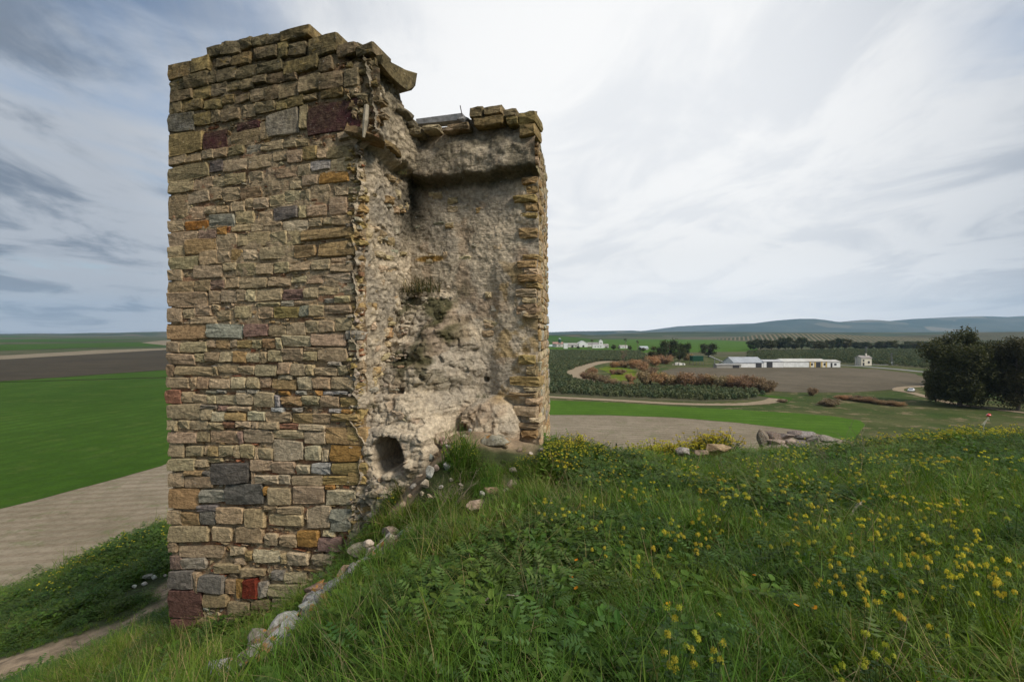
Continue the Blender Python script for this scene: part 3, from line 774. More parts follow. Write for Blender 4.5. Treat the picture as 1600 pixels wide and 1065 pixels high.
def crown_stones():
    "stones and slabs along the broken tops and the toothed corner"
    # cap stones of the lower wall, px 735-838
    for k, (x0, y0, x1, y1, c, dz) in enumerate(((735,169,756,186,'d',0),(757,168,787,182,'d',0),(788,172,809,185,'d',.05),(811,178,840,196,'y',-.05),(812,196,838,214,'y',-.1),
                                   (740,186,790,200,'y',-.02),(792,184,812,196,'y',0),(700,196,735,206,'d',0),(662,198,690,207,'k',.05),(692,200,712,208,'k',.05),(640,202,660,212,'k',.1))):
        d = np.interp(x0, [640, 838], [9.1, 8.4])
        a = W(x0, y1, d); b = W(x1, y0, d)
        w = b.x - a.x; h = b.z - a.z
        mb = MB()
        O = a.copy(); O.z = 0
        add_stone(mb, [(0, b.z), (w, b.z), (w, a.z), (0, a.z)], (O, E1, -E2), .05, .45, jcol(CC[c]))
        ALL.append((w * h * 2, mb))
    # quoins up the right edge of the lower wall
    v = -2.0; k = 0
    while v < 3.0:
        h = random.uniform(.09, .2)
        k += 1
        w = random.uniform(.28, .55) if k % 2 else random.uniform(.18, .3)
        if not (v > 2.7):
            s1 = 2.585 + .012 * (3.9 - v) + random.uniform(-.05, .03)
            if random.random() < .22: v += h; continue
            q = .10 if v < 1.2 else .04
            O = I0 - E2 * q
            mb = MB()
            add_stone(mb, [(s1 - w, v + h - .015), (s1, v + h - .015), (s1, v + .01), (s1 - w, v + .01)], (O, E1, -E2), random.uniform(.0, .05), .35, jcol(CC[random.choice('yyktcd')]), jit=.09, rough=.02)
            ALL.append((w * h * 1.4, mb))
        v += h
    # toothed corner of the high block: rounded, lichen-yellow stones stepping out
    v = -4.6; k = 0
    while v < 3.0:
        h = random.uniform(.08, .19); k += 1
        w = random.uniform(.10, .26)
        t0 = random.uniform(-.04, .05)
        mb = MB()
        O = C0 + E2 * t0 + E1 * random.uniform(-.10, -.03)
        yel = random.random() < (.75 if .2 < v < 2 or v < -1.2 else .3)
        add_stone(mb, [(0, v + h - .01), (w, v + h - .02), (w, v + .015), (0, v)], (O, E2, E1), random.uniform(.0, .07), .2, jcol(CC['y' if yel else random.choice('tkdG')]), jit=.12, rough=.03)
        ALL.append((w * h, mb))
        v += h * random.uniform(.95, 1.2)
    # rough stones closing the broken corner under the capstone
    for k in range(46):
        u = random.uniform(4.02, 4.62); v = random.uniform(3.2, 4.45)
        w = random.uniform(.07, .22); h = random.uniform(.05, .13)
        mb = MB()
        add_stone(mb, [(u, v + h), (u + w, v + h + random.uniform(-.03, .03)), (u + w, v), (u, v)], (L0, E1, -E2), random.uniform(-.02, .05), .14, jcol(CC[random.choice('tdydkc')]), jit=.15, rough=.02)
        ALL.append((w * h * .5, mb))
    # scattered stones showing in the broken inner face
    for k in range(60):
        t = random.uniform(.2, 1.4); v = random.uniform(-1.3, 2.9)
        w = random.uniform(.08, .26); h = random.uniform(.06, .15)
        mb = MB()
        add_stone(mb, [(t, v + h), (t + w, v + h + .02), (t + w, v), (t, v)], (C0 + E1 * .0, E2, E1), random.uniform(.02, .06), .1, jcol(CC[random.choice('tkGtdck')]), jit=.14, rough=.02)
        ALL.append((w * h * .35, mb))
    # scattered stones in the recessed wall
    for k in range(26):
        s = random.uniform(.1, 1.75); v = random.uniform(1.0, 2.75) if k < 18 else random.uniform(-.8, .9)
        if v < 1 and s < 1.5: s = random.uniform(1.5, 1.75)
        w = random.uniform(.08, .26); h = random.uniform(.05, .12)
        mb = MB()
        add_stone(mb, [(s, v + h), (s + w, v + h), (s + w, v), (s, v)], (I0, E1, -E2), random.uniform(.005, .03), .1, jcol(CC[random.choice('tkGktkc')]), jit=.14, rough=.012)
        ALL.append((w * h * .3, mb))
crown_stones()
ALL.sort(key=lambda a: -a[0])
for a, mb in ALL[:300]: tpart(mb, 'stone', M_STONE)
rest = MB()
for a, mb in ALL[300:]:
    rest.add(mb.v, mb.f, mb.c)
tpart(rest, 'small_stones', M_STONE, kind='stuff')

def slab():
    # cap slab jutting over the broken corner
    plan = [(519, 8.32), (560, 8.12), (598, 7.92), (612, 8.25), (628, 8.55), (640, 8.72), (652, 8.95), (646, 9.35), (610, 9.6), (560, 9.3), (525, 9.0)]
    ytop = [91, 90, 87, 97, 107, 113, 116, 118, 110, 100, 95]
    ybot = [107, 106, 99, 118, 132, 140, 134, 140, 150, 140, 110]
    mb = MB(); n = len(plan)
    top = [W(x, y + random.uniform(-2, 2), d) for (x, d), y in zip(plan, ytop)]
    bot = [W(x - (3 if i > 1 else 0), y + random.uniform(-2, 2), d + .05) for i, ((x, d), y) in enumerate(zip(plan, ybot))]
    ct = sum(top, Vector()) / n + Vector((0, 0, .05)); cb = sum(bot, Vector()) / n
    vs_ = top + bot + [ct, cb]
    fs = [(i, (i + 1) % n, 2 * n) for i in range(n)] + [(n + (i + 1) % n, n + i, 2 * n + 1) for i in range(n)] + [(n + i, n + (i + 1) % n, (i + 1) % n, i) for i in range(n)]
    mb.add(vs_, fs, (.30, .24, .13))
    tpart(mb, 'capstone_slab', M_STONE)
    for (c, r_, col, sd, kw) in (
        (W(598, 128, 8.75), (.34, .42, .15), (.22, .175, .10), 5, dict(ang=.42)),
        (W(614, 145, 8.95), (.15, .36, .13), (.24, .19, .12), 9, dict(ang=.5)),
        (W(575, 84, 8.8), (.34, .35, .09), (.22, .19, .12), 12, dict(ang=.15)),
        (W(641, 123, 8.95), (.11, .2, .085), (.30, .24, .12), 14, {}),
        (W(568, 212, 8.0), (.42, .34, .10), (.28, .19, .10), 15, dict(ang=.35)),
        (W(607, 232, 8.5), (.30, .40, .13), (.28, .20, .10), 17, dict(ang=.45)),
        
        (W(632, 178, 8.9), (.16, .25, .13), (.34, .30, .22), 19, {}), (W(645, 196, 9.1), (.14, .2, .10), (.3, .26, .2), 20, {})):
        mb = MB(); v_, f_ = blob(c, r_, col, sd, 2, **kw); mb.add(v_, f_, col)
        tpart(mb, 'ledge_stone', M_STONE)
    # roots of old timber in the ledge
    mb = MB()
    mb.tube([W(573, 165, 7.78), W(571, 190, 7.75), W(568, 215, 7.74)], [.04, .045, .022], (.30, .26, .19), 6)
    tpart(mb, 'timber_stub', M_WOOD)
slab()
mb = MB()
a = W(650, 194, 9.25); b = W(722, 187, 9.0)
d_ = (b - a).normalized(); up = Vector((0, 0, .125)); bk = E2 * .22
mb.add([a, b, b + up, a + up * .8, a + bk, b + bk, b + bk + up, a + bk + up * .8], [(0, 1, 2, 3), (5, 4, 7, 6), (4, 0, 3, 7), (1, 5, 6, 2), (3, 2, 6, 7), (4, 5, 1, 0)], (.24, .245, .25))
mb.build('timber_beam', M_WOOD)
tag(bpy.data.objects['timber_beam'], 'grey timber beam lying along the low wall top of the tower', 'beam')
mb = MB(); mb.tube([W(727, 196, 8.95), W(722, 180, 8.95), W(719, 165, 8.95)], .009, (.10, .08, .07), 5)
tag(mb.build('iron_rod', M_METAL), 'thin dark iron rod standing up beside the timber beam', 'rod')
mb = MB(); v_, f_ = blob(W(724, 190, 8.9), (.14, .12, .09), (.3, .3, .3), 44, 2); mb.add(v_, f_, (.28, .28, .28))
tag(mb.build('grey_stone', M_PALE), 'grey stone lying at the right end of the timber beam', 'stone')
def vault_rubble():
    "small stones sticking out of the stump of the vault, and its little steps"
    random.seed(17)
    mb = MB()
    def on(s, v, q): return I0 + E1 * s + Vector((0, 0, v)) - E2 * q
    prof = lambda v: float(np.interp(v, [-2.6, -1.66, -1.45, -1.12, -.62, -.18, .14, .48, .82, .95], [1.6, 1.5, 1.3, 1.15, .9, .72, .52, .38, .26, .0]))
    for k in range(300):
        v = random.uniform(-2.7, .9); q = prof(v)
        s = random.uniform(-.05, 1.0 if v > -1.6 else .95)
        if abs(s - .5) < .33 and -2.35 < v < -1.64: continue
        f = 1 if v < -1.6 else max(0, 1 - max(0, s - .45) / .9)
        c = random.choice([(.46, .39, .29), (.38, .32, .24), (.50, .43, .33), (.33, .29, .23), (.42, .30, .2)])
        r_ = random.choice((.018, .025, .035, .05))
        v_, f_ = blob(on(s, v, q * f - .01), (r_ * random.uniform(1, 1.7), r_, r_ * random.uniform(.6, 1)), c, random.randint(1, 9999), 1, rough=.4)
        mb.add(v_, f_, jcol(c, .2))
    for k in range(420):
        v = random.uniform(-4.4, 3.15)
        c = random.choice([(.44, .37, .26), (.40, .30, .14), (.42, .31, .12), (.50, .42, .32), (.36, .31, .24), (.33, .27, .19)])
        r_ = random.choice((.022, .03, .04, .055)) * random.uniform(.8, 1.3)
        a = random.uniform(-.14, .22)
        p = C0 + Vector((0, 0, v)) + (E1 * (a - .10) if a < 0 else E2 * a - E1 * random.uniform(.05, .12)) 
        v_, f_ = blob(p, (r_ * random.uniform(1, 1.9), r_ * 1.2, r_ * random.uniform(.6, 1)), c, random.randint(1, 9999), 1, rz=random.uniform(0, 3), rough=.4)
        mb.add(v_, f_, jcol(c, .2))
    tpart(mb, 'vault_rubble', M_WALL, kind='stuff')
    for k in range(9):
        px = 622 + k * 6.5; py = 646 + k * 4.4; d = 8.05
        p = W(px, py, d); mb = MB()
        add_stone(mb, [(0, p.z + .05), (.24, p.z + .05), (.24, p.z - .09), (0, p.z - .09)], (Vector((p.x - .1, p.y, 0)), E1, -E2), .03, .4, jcol((.46, .39, .28)), jit=.14, rough=.02)
        tpart(mb, 'vault_step', M_WALL)
vault_rubble()
# ------------------------------------------------------------------ the plain, its fields and roads
ZP = -25.0
def G(px, py, z=ZP):
    d = -z * F / (py - 520); return ((px - 800) / F * d, d)
def mat_field(name, a, b, scale=.05, rows=None, rowcol=None, bump=.2, speck=None):
    m, nt, bs = new_mat(name, 1, .05)
    q = NB(nt); P = q.pos()
    n1 = q.noise(P, scale, 6, .6); n2 = q.noise(P, scale * 14, 5, .7)
    c = q.mix(q.ramp(n1, .3, .7), a, b)
    c = q.mix(q.ramp(n2, .3, .75, 0, .5), c, q.mix(1.0, c, (.6, .6, .58), 'MULTIPLY'))
    c = q.mix(q.ramp(q.noise(P, scale * 3.1, 6, .7), .38, .62, 0, .55), c, q.mix(1.0, c, (.72, .74, .70), 'MULTIPLY'))
    if speck:
        c = q.mix(q.ramp(q.noise(P, scale * 5, 6, .75), .54, .62, 0, speck[1]), c, speck[0])
    if rows:
        ang, per, amt = rows
        mp = q.new('ShaderNodeMapping'); q.l.new(P, mp.inputs[0]); mp.inputs['Rotation'].default_value = (0, 0, R(ang))
        w = q.new('ShaderNodeTexWave'); w.inputs['Scale'].default_value = .314 / per * 1.0
        w.inputs['Distortion'].default_value = .6; w.inputs['Detail'].default_value = 1.5; w.inputs['Detail Scale'].default_value = .3
        q.l.new(mp.outputs[0], w.inputs['Vector'])
        c = q.mix(q.ramp(w.outputs['Fac'], .45, .8, 0, amt), c, rowcol)
    n3 = q.noise(P, 2.2, 5, .75)
    c = q.mix(q.ramp(n3, .45, .68, 0, .55), c, q.mix(1.0, c, (.55, .55, .52), 'MULTIPLY'))
    q.l.new(c, bs.inputs['Base Color'])
    q.l.new(q.bump(n2, bump), bs.inputs['Normal'])
    return m
LAY = [0]
def sheet(name, pts, mat, label=None):
    "flat polygon lying on the plain, each sheet a little above the one below"
    LAY[0] += 1
    z = ZP + .012 * LAY[0]
    pl = pts
    me = bpy.data.meshes.new(name)
    # smooth the outline with Chaikin so that no corner reads as a polygon
    P = []
    for i in range(len(pl)):
        a, b = Vector(pl[i]), Vector(pl[(i + 1) % len(pl)])
        L_ = (b - a).length; n_ = int(min(160, max(1, L_ / max(1.2, a.length * .012))))
        for k in range(n_):
            p = a.lerp(b, k / n_); w_ = min(1.6, L_ * .02)
            P.append(p + Vector((float(fbm([p.x * .11], [p.y * .11], octv=4, seed=201)[0]), float(fbm([p.x * .11], [p.y * .11], octv=4, seed=202)[0]))) * w_ * 1.4)
    me.from_pydata([(p.x, p.y, z) for p in P], [], [tuple(range(len(P)))])
    me.materials.append(mat)
    o = bpy.data.objects.new(name, me); COL.objects.link(o)
    return tag(o, label, kind='structure')
def poly(l): return [G(a, b) for a, b in l]
def strip(l):
    "road from (px, py, width in metres)"
    P = [(Vector(G(a, b)), w) for a, b, w in l]
    Q = []
    for i in range(len(P) - 1):
        for k in range(8):
            t = k / 8
            p0 = P[max(i - 1, 0)][0]; p1 = P[i][0]; p2 = P[i + 1][0]; p3 = P[min(i + 2, len(P) - 1)][0]
            Q.append((.5 * ((2 * p1) + (p2 - p0) * t + (2 * p0 - 5 * p1 + 4 * p2 - p3) * t * t + (3 * p1 - p0 - 3 * p2 + p3) * t ** 3), P[i][1] * (1 - t) + P[i + 1][1] * t))
    Q.append(P[-1])
    A, B = [], []
    for i, (p, w) in enumerate(Q):
        d = (Q[min(i + 1, len(Q) - 1)][0] - Q[max(i - 1, 0)][0]).normalized(); n_ = Vector((-d.y, d.x))
        A.append(p + n_ * w / 2); B.append(p - n_ * w / 2)
    return A, B
def road(name, l, mat, label=None):
    A, B = strip(l); LAY[0] += 1; z = ZP + .012 * LAY[0]
    n = len(A)
    me = bpy.data.meshes.new(name)
    me.from_pydata([(p.x, p.y, z) for p in A + B], [], [(i, i + 1, n + i + 1, n + i) for i in range(n - 1)])
    me.materials.append(mat)
    o = bpy.data.objects.new(name, me); COL.objects.link(o)
    return tag(o, label, kind='structure')
GREEN1 = (.045, .10, .010); GREEN2 = (.062, .125, .016)  # darker wheat green: lens vignette darkening of the left side put into the colour
F_WHEAT_DIM = mat_field('dimmed_wheat', GREEN1, GREEN2, .02, (12, 5.5, .45), (.035, .075, .010), speck=((.10, .13, .03), .3))
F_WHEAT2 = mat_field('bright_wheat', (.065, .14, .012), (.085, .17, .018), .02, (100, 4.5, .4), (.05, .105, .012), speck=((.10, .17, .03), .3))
F_SOIL = mat_field('stubble_soil', (.26, .215, .15), (.34, .285, .21), .05, (80, 2.2, .45), (.19, .145, .10), speck=((.09, .13, .035), .35))
F_PLOW = mat_field('ploughed_soil', (.14, .12, .085), (.19, .16, .115), .03, (70, 5, .5), (.115, .09, .065))
F_DARK = mat_field('dark_orchard_soil', (.075, .055, .045), (.10, .075, .055), .02, (62, 7, .6), (.035, .05, .025))
F_GRASS = mat_field('rough_grass', (.05, .085, .020), (.12, .12, .05), .035, speck=((.22, .17, .10), .75))
F_MEAD = mat_field('yellow_meadow', (.08, .15, .02), (.20, .22, .02), .08)
F_OLSOIL = mat_field('orchard_soil', (.10, .10, .055), (.13, .12, .07), .05)
F_ROAD = mat_field('dirt_track', (.36, .28, .19), (.42, .33, .23), .3)
F_TAR = mat_field('pale_road', (.30, .30, .29), (.36, .36, .34), .1)
F_FAR = mat_field('far_farmland', (.055, .085, .03), (.17, .14, .09), .0016, speck=((.03, .045, .02), .8), bump=.0)

def plain():
    me = bpy.data.meshes.new('plain')
    n = 48; rad = [60, 300, 1500, 13500]
    V = [(0, 5, ZP)] ; V = []
    for r_ in rad:
        for k in range(n): V.append((r_ * math.cos(2 * math.pi * k / n), 5 + r_ * math.sin(2 * math.pi * k / n), ZP))
    Fc = [(j * n + k, j * n + (k + 1) % n, (j + 1) * n + (k + 1) % n, (j + 1) * n + k) for j in range(3) for k in range(n)]
    me.from_pydata(V, [], Fc); me.materials.append(F_FAR)
    o = bpy.data.objects.new('plain', me); COL.objects.link(o); tag(o, 'wide farmed plain below the hill', kind='structure')
plain()
# right of the tower
sheet('rough_ground', poly([(560,600),(860,560),(1100,556),(1480,572),(1900,590),(2300,700),(1700,900),(560,900)]), F_GRASS)
sheet('far_green_field', poly([(560,534),(1000,529.5),(1120,531),(1180,534),(1185,549),(1000,551),(900,546),(560,547)]), F_WHEAT2)
sheet('far_green_field', poly([(560,527),(870,525.6),(905,527),(935,531),(900,536),(560,540)]), F_WHEAT_DIM)
sheet('olive_grove_ground', poly([(560,550),(860,548),(1000,549),(1012,558),(1010,566),(936,565),(905,574),(885,583),(900,594),(950,604),(1100,608),(1180,611),(1205,618),(1200,624),(1100,628),(960,623),(855,617),(560,610)]), F_OLSOIL)
sheet('olive_grove_ground', poly([(1165,549),(1300,546),(1480,546),(1700,552),(1700,577),(1470,578),(1390,571),(1300,568),(1200,566),(1165,560)]), F_OLSOIL)
sheet('wheat_field', poly([(560,610),(855,625),(960,629),(1050,634.5),(1150,640),(1240,645),(1300,650),(1345,657),(1352,664),(1330,690),(1250,672),(1150,660),(1050,652),(950,648.5),(855,648),(560,640)]), F_WHEAT2)
sheet('stubble_field', poly([(560,640),(855,648.3),(950,648.8),(1050,652.3),(1150,660.3),(1250,672.3),(1330,690.3),(1330,800),(560,800)]), F_SOIL)
sheet('ploughed_field', poly([(1032,580),(1060,574.5),(1150,574),(1310,574),(1370,577),(1430,584),(1452,594),(1450,603),(1400,608),(1330,613),(1240,613),(1190,610),(1120,600),(1060,590)]), F_PLOW)
sheet('meadow', poly([(935,576),(950,572),(975,573),(995,580),(997,590),(975,597),(952,593),(955,584)]), F_MEAD)
sheet('meadow', poly([(1000,602),(1060,607),(1150,612),(1240,622),(1230,630),(1210,622),(1120,609),(1000,605)]), F_WHEAT_DIM)
road('dirt_track', [(560,604,5),(855,620,5),(960,625.5,5),(1060,631,5),(1150,632,5),(1200,628,6),(1215,623,6)], F_ROAD)
road('dirt_track', [(1000,560,9),(936,566.5,14),(905,574,16),(896,581,14),(905,590,12),(935,600,6)], F_ROAD)
road('dirt_track', [(1720,660,3.5),(1600,645,3.5),(1500,632.5,3.5),(1455,622,3.5),(1425,614,4),(1404,610,4),(1412,605.5,4),(1460,603,4),(1560,598,4)], F_ROAD)
road('country_road', [(1240,571.5,7),(1320,571,7),(1390,576,7),(1455,582,6),(1600,592,6),(1750,600,6)], F_TAR)
road('country_road', [(1360,570.2,5),(1455,569.4,5),(1700,566,5)], F_TAR)
# left of the tower
sheet('wheat_field', poly([(-600,612),(0,598),(262,590.5),(520,582),(520,640),(262,727),(0,797),(-600,990)]), F_WHEAT_DIM)
sheet('stubble_field', poly([(-600,990.5),(0,797.5),(262,727.5),(520,640.5),(520,1000),(-600,1400)]), F_SOIL)
sheet('orchard_field', poly([(-400,572),(0,562),(262,546.5),(520,541),(520,565),(262,578),(0,596),(-600,611)]), F_DARK)
sheet('stubble_field', poly([(-400,565),(0,556.3),(150,547),(262,544),(520,539),(520,541),(262,546.3),(0,561.8),(-400,571.6)]), F_SOIL)
sheet('wheat_field', poly([(0,596.4),(262,578.4),(520,565.4),(520,580),(262,589.6),(0,597.4)]), F_WHEAT_DIM)
sheet('wheat_field', poly([(-600,552),(0,548),(140,543),(262,540.5),(262,534.2),(0,538),(-600,541)]), F_WHEAT_DIM)
sheet('stubble_field', poly([(220,535.4),(262,531.2),(520,530),(520,539),(262,540)]), F_SOIL)
sheet('wheat_field', poly([(-600,534),(0,530),(120,528.8),(230,530.5),(120,534),(-600,539)]), F_WHEAT_DIM)

# ------------------------------------------------------------------ far hills and mountains
def mat_hill(name, a, b, c3, s):
    m, nt, bs = new_mat(name, 1, .0)
    q = NB(nt); P = q.pos()
    c = q.mix(q.ramp(q.noise(P, s, 5, .6), .42, .58), a, b)
    v = q.new('ShaderNodeTexVoronoi'); v.inputs['Scale'].default_value = s * 2.5; q.l.new(P, v.inputs['Vector'])
    c = q.mix(q.ramp(v.outputs['Color'], .72, .82, 0, .8), c, c3)
    q.l.new(c, bs.inputs['Base Color']); return m
H_OLIVE = mat_hill('olive_hillside', (.045, .06, .028), (.07, .085, .04), (.15, .12, .08), .003)
H_MOUNT = mat_hill('wooded_mountain', (.035, .055, .03), (.07, .08, .05), (.22, .19, .13), .0009)
H_GREENH = mat_hill('green_hillside', (.04, .10, .02), (.06, .11, .025), (.12, .10, .06), .003)
def ridge(name, prof, d, dn, mat, label, rough=.10, seed=1):
    "hill whose skyline passes the given photo points at depth d; its foot lies dn nearer"
    xs = [p[0] for p in prof]; ys = [p[1] for p in prof]
    nx = max(60, int((xs[-1] - xs[0]) / 3)); ny = 26
    px = np.linspace(xs[0], xs[-1], nx); py = np.interp(px, xs, ys)
    X = (px - 800) / F * d
    H = np.maximum(-(py - 520) / F * d - ZP, 0)
    t = np.linspace(-1, 1, ny)
    V = []
    for j, tt in enumerate(t):
        k = np.cos(tt * math.pi / 2) ** 1.3
        Y = d + tt * dn
        nz_ = fbm(X * 6 / dn, np.full_like(X, Y * 6 / dn), octv=5, seed=seed)
        Z = ZP - 3 + (H + 3) * k * (1 + rough * 2.2 * nz_ * (1 - k ** 3))
        xx = X * (1 + 0 * tt)
        V.append(np.stack([xx, np.full_like(X, Y), Z], -1))
    P = np.array(V)
    me = bpy.data.meshes.new(name)
    i = np.arange(nx * ny).reshape(ny, nx)
    me.from_pydata(P.reshape(-1, 3).tolist(), [], np.stack([i[:-1, :-1], i[:-1, 1:], i[1:, 1:], i[1:, :-1]], -1).reshape(-1, 4).tolist())
    me.polygons.foreach_set('use_smooth', [True] * len(me.polygons)); me.materials.append(mat)
    o = bpy.data.objects.new(name, me); COL.objects.link(o); tag(o, label, kind='structure')
ridge('mountain_range', [(960,522),(1020,515),(1060,509.5),(1100,507.5),(1160,505.5),(1230,504),(1330,506),(1450,512)], 12600, 900, H_MOUNT, 'faintest mountain range low over the horizon', seed=2)
ridge('mountain_range', [(1060,521),(1100,516),(1120,513),(1150,508.5),(1180,505.5),(1215,500.5),(1245,498),(1262,498),(1285,502),(1310,503.5),(1350,499.5),(1380,502.5),(1430,498),(1490,495),(1530,494),(1560,496),(1600,493.5),(1800,490),(2100,500),(2300,512)], 10500, 2200, H_MOUNT, 'long blue mountain range behind the plain', seed=3)
ridge('low_hills', [(560,514),(800,519.2),(855,519),(900,517.4),(985,516.2),(1010,518),(1090,519.5),(1300,521)], 8500, 1500, H_MOUNT, 'low blue hills straight ahead', seed=4)
ridge('olive_hills', [(930,524),(960,521.5),(1050,518),(1150,518.3),(1250,519),(1400,519),(1600,518),(1900,516),(2200,518)], 4200, 900, H_OLIVE, 'dark olive covered ridge before the mountains', seed=5)
ridge('olive_hills', [(560,522),(850,523),(905,521.8),(925,524),(1000,525),(1060,525.5)], 3300, 500, H_OLIVE, 'low dark rise behind the farm', seed=6)
ridge('green_hill', [(560,520),(800,521.5),(850,523.5),(890,526),(930,530)], 1900, 350, H_GREENH, 'green hill slope behind the farm', seed=7)
ridge('olive_hills', [(1130,532),(1175,526),(1200,522.5),(1240,520.5),(1290,521.5),(1340,524),(1420,527)], 1750, 320, mat_field('striped_orchard', (.06, .075, .035), (.08, .09, .04), .01, (25, 14, .8), (.24, .19, .13)), 'hillside striped with young olive rows', seed=8)
ridge('olive_hills', [(1380,530),(1450,524),(1560,519),(1700,516),(1900,520)], 1900, 400, mat_field('striped_orchard', (.05, .06, .03), (.07, .08, .035), .01, (60, 14, .7), (.17, .14, .10)), 'dark striped orchard slope at the right', seed=9)
ridge('far_hills', [(-700,516),(-300,519),(0,521.5),(30,522),(60,520.8),(100,522),(120,521),(160,519.8),(200,519.6),(235,518.5),(262,518),(400,516),(600,520)], 5200, 900, H_OLIVE, 'dark low hills on the left horizon', seed=10)
ridge('far_hills', [(-500,524),(0,525),(80,527),(180,526),(262,527.5),(500,526)], 2900, 500, H_GREENH, 'gentle green rise under the left hills', seed=11)

# ------------------------------------------------------------------ trees and shrubs
def leaf_quads(mb, centers, size, cols, rng, up=.3, aspect=1.6):
    n = len(centers)
    a = rng.normal(size=(n, 3)); a[:, 2] *= .7; a /= np.linalg.norm(a, axis=1)[:, None]
    b = rng.normal(size=(n, 3)); b[:, 2] += up; b -= (a * b).sum(1)[:, None] * a; b /= np.linalg.norm(b, axis=1)[:, None]
    s = size * rng.uniform(.6, 1.4, n)[:, None]
    c = np.asarray(centers)
    q = np.stack([c - a * s * aspect * .5, c + b * s * .32, c + a * s * aspect * .5, c - b * s * .32], 1).reshape(-1, 3)
    mb.v.extend(map(tuple, q.tolist()))
    mb.f.extend([(mb.n + 4 * i, mb.n + 4 * i + 1, mb.n + 4 * i + 2, mb.n + 4 * i + 3) for i in range(n)])
    for k in range(n): mb.c.extend([tuple(cols[k])] * 4)
    mb.n += 4 * n
def tree_parts(h, w, seed, nl, leaf, cola, colb, trunk_h=.25, lobes=14, dens_in=.5, bark=(.16, .13, .10)):
    rng = np.random.RandomState(seed)
    mt = MB()
    pts = [Vector((0, 0, -.3))]
    for k in range(1, 6):
        pts.append(Vector((rng.uniform(-.02, .02) * h, rng.uniform(-.02, .02) * h, h * .16 * k)))
    mt.tube(pts, [h * .03 * (1 - .16 * k) for k in range(6)], bark, 7)
    mc = MB()
    cen = []
    for k in range(lobes):
        z = rng.uniform(trunk_h + .10, .93); rr = w / 2 * math.sin(math.pi * min(1, max(0.08, (z - trunk_h * .7) / (1.12 - trunk_h * .7)))) ** .6
        a = rng.uniform(0, 2 * math.pi); r_ = rr * rng.uniform(.25, .85)
        c = np.array((r_ * math.cos(a), r_ * math.sin(a), z * h)); s = w * rng.uniform(.13, .24)
        cen.append((c, s))
        base = pts[min(5, max(2, int(z * 5)))]
        mt.tube([base, base.lerp(Vector(c), .5) + Vector((0, 0, -.02 * h)), Vector(c)], [h * .012, h * .008, h * .003], bark, 4)
    n_each = nl // lobes
    for c, s in cen:
        v = rng.normal(size=(n_each, 3)); v /= np.linalg.norm(v, axis=1)[:, None]
        r_ = rng.uniform(dens_in, 1.08, n_each)[:, None] * (1 + .25 * np.sin(v[:, :1] * 5 + seed))
        P = c + v * r_ * s * np.array((1, 1, .82))
        t = rng.uniform(0, 1, n_each)[:, None]
        cols = np.array(cola) * (1 - t) + np.array(colb) * t
        leaf_quads(mc, P, leaf, cols, rng)
    return mt, mc
TREE_PROTO = {}
def tree(kind, px, py, hp, wp, label, group, cat='tree', name='tree', dd=0.0):
    d = -ZP * F / (py - 520) + dd
    h = hp * d / F; w = wp * d / F
    key = kind
    x = (px - 800) / F * d
    root = empty(name, (x, d, ZP), label, cat, group)
    if key not in TREE_PROTO:
        sp = TREE_SPEC[kind]
        mt, mc = tree_parts(sp['h'], sp['w'], sp['seed'], sp['n'], sp['leaf'], sp['a'], sp['b'], sp.get('th', .25), sp.get('lobes', 14), sp.get('din', .5), sp.get('bark', (.16, .13, .10)))
        o1 = mt.build('trunk', M_BARK, root); o2 = mc.build('crown', sp.get('mat', M_TREE), root)
        TREE_PROTO[key] = (o1, o2)
    else:
        a, b = TREE_PROTO[key]
        for s_ in (a, b):
            c = s_.copy(); COL.objects.link(c); c.parent = root
    sp = TREE_SPEC[kind]
    root.scale = (w / sp['w'], w / sp['w'], h / sp['h'])
    root.rotation_euler = (0, 0, random.uniform(0, 6.28))
    return root
EV1, EV2 = (.036, .048, .018), (.07, .082, .032)
TREE_SPEC = {
    'euc_big': dict(h=25, w=20, seed=3, n=42000, leaf=.5, a=(.030, .036, .014), b=(.085, .085, .030), th=.0, lobes=38, din=.45),
    'euc_big2': dict(h=22, w=18, seed=8, n=36000, leaf=.5, a=(.030, .035, .014), b=(.080, .082, .030), th=.08, lobes=32, din=.45),
    'ever_a': dict(h=16, w=16, seed=21, n=5000, leaf=.7, a=EV1, b=EV2, th=.08, lobes=16, din=.2),
    'ever_b': dict(h=16, w=16, seed=25, n=5000, leaf=.7, a=(.05, .055, .018), b=(.085, .085, .03), th=.1, lobes=13, din=.2),
    'bare': dict(h=14, w=12, seed=31, n=900, leaf=.5, a=(.14, .11, .08), b=(.20, .16, .12), th=.2, lobes=12, bark=(.2, .16, .13)),
    'tam_a': dict(h=5, w=9, seed=41, n=4200, leaf=.42, a=(.24, .145, .09), b=(.46, .29, .18), th=.0, lobes=22, din=.3),
    'tam_b': dict(h=5, w=9, seed=47, n=4200, leaf=.42, a=(.22, .14, .09), b=(.42, .28, .18), th=.0, lobes=18, din=.3),
}
tree('euc_big', 1500, 634, 117, 92, 'tallest dark eucalyptus with a broad crown beside the dirt track', None)
tree('euc_big2', 1590, 641, 108, 78, 'dark eucalyptus with bare lower trunk at the right edge', None)
tree('euc_big2', 1548, 606, 70, 60, 'smaller dark tree between the two large eucalyptus trees', None)
tree('euc_big', 1462, 628, 60, 30, 'low dark tree hugging the left foot of the tallest eucalyptus', None)
for a in ((1046,565,35,30,'ever_a','tallest round evergreen of the clump in mid plain'),(1024,565,26,26,'ever_b','yellowish evergreen at the left end of the mid plain clump'),(1062,564,24,22,'ever_b','olive green tree at the right side of the mid plain clump'),
          (1070,560,25,20,'ever_a','dark tree at the back right of the mid plain clump'),(1107,558,22,27,'ever_a','lone round evergreen behind the green canopy shed')):
    tree(a[4], a[0], a[1], a[2], a[3], a[5], None)
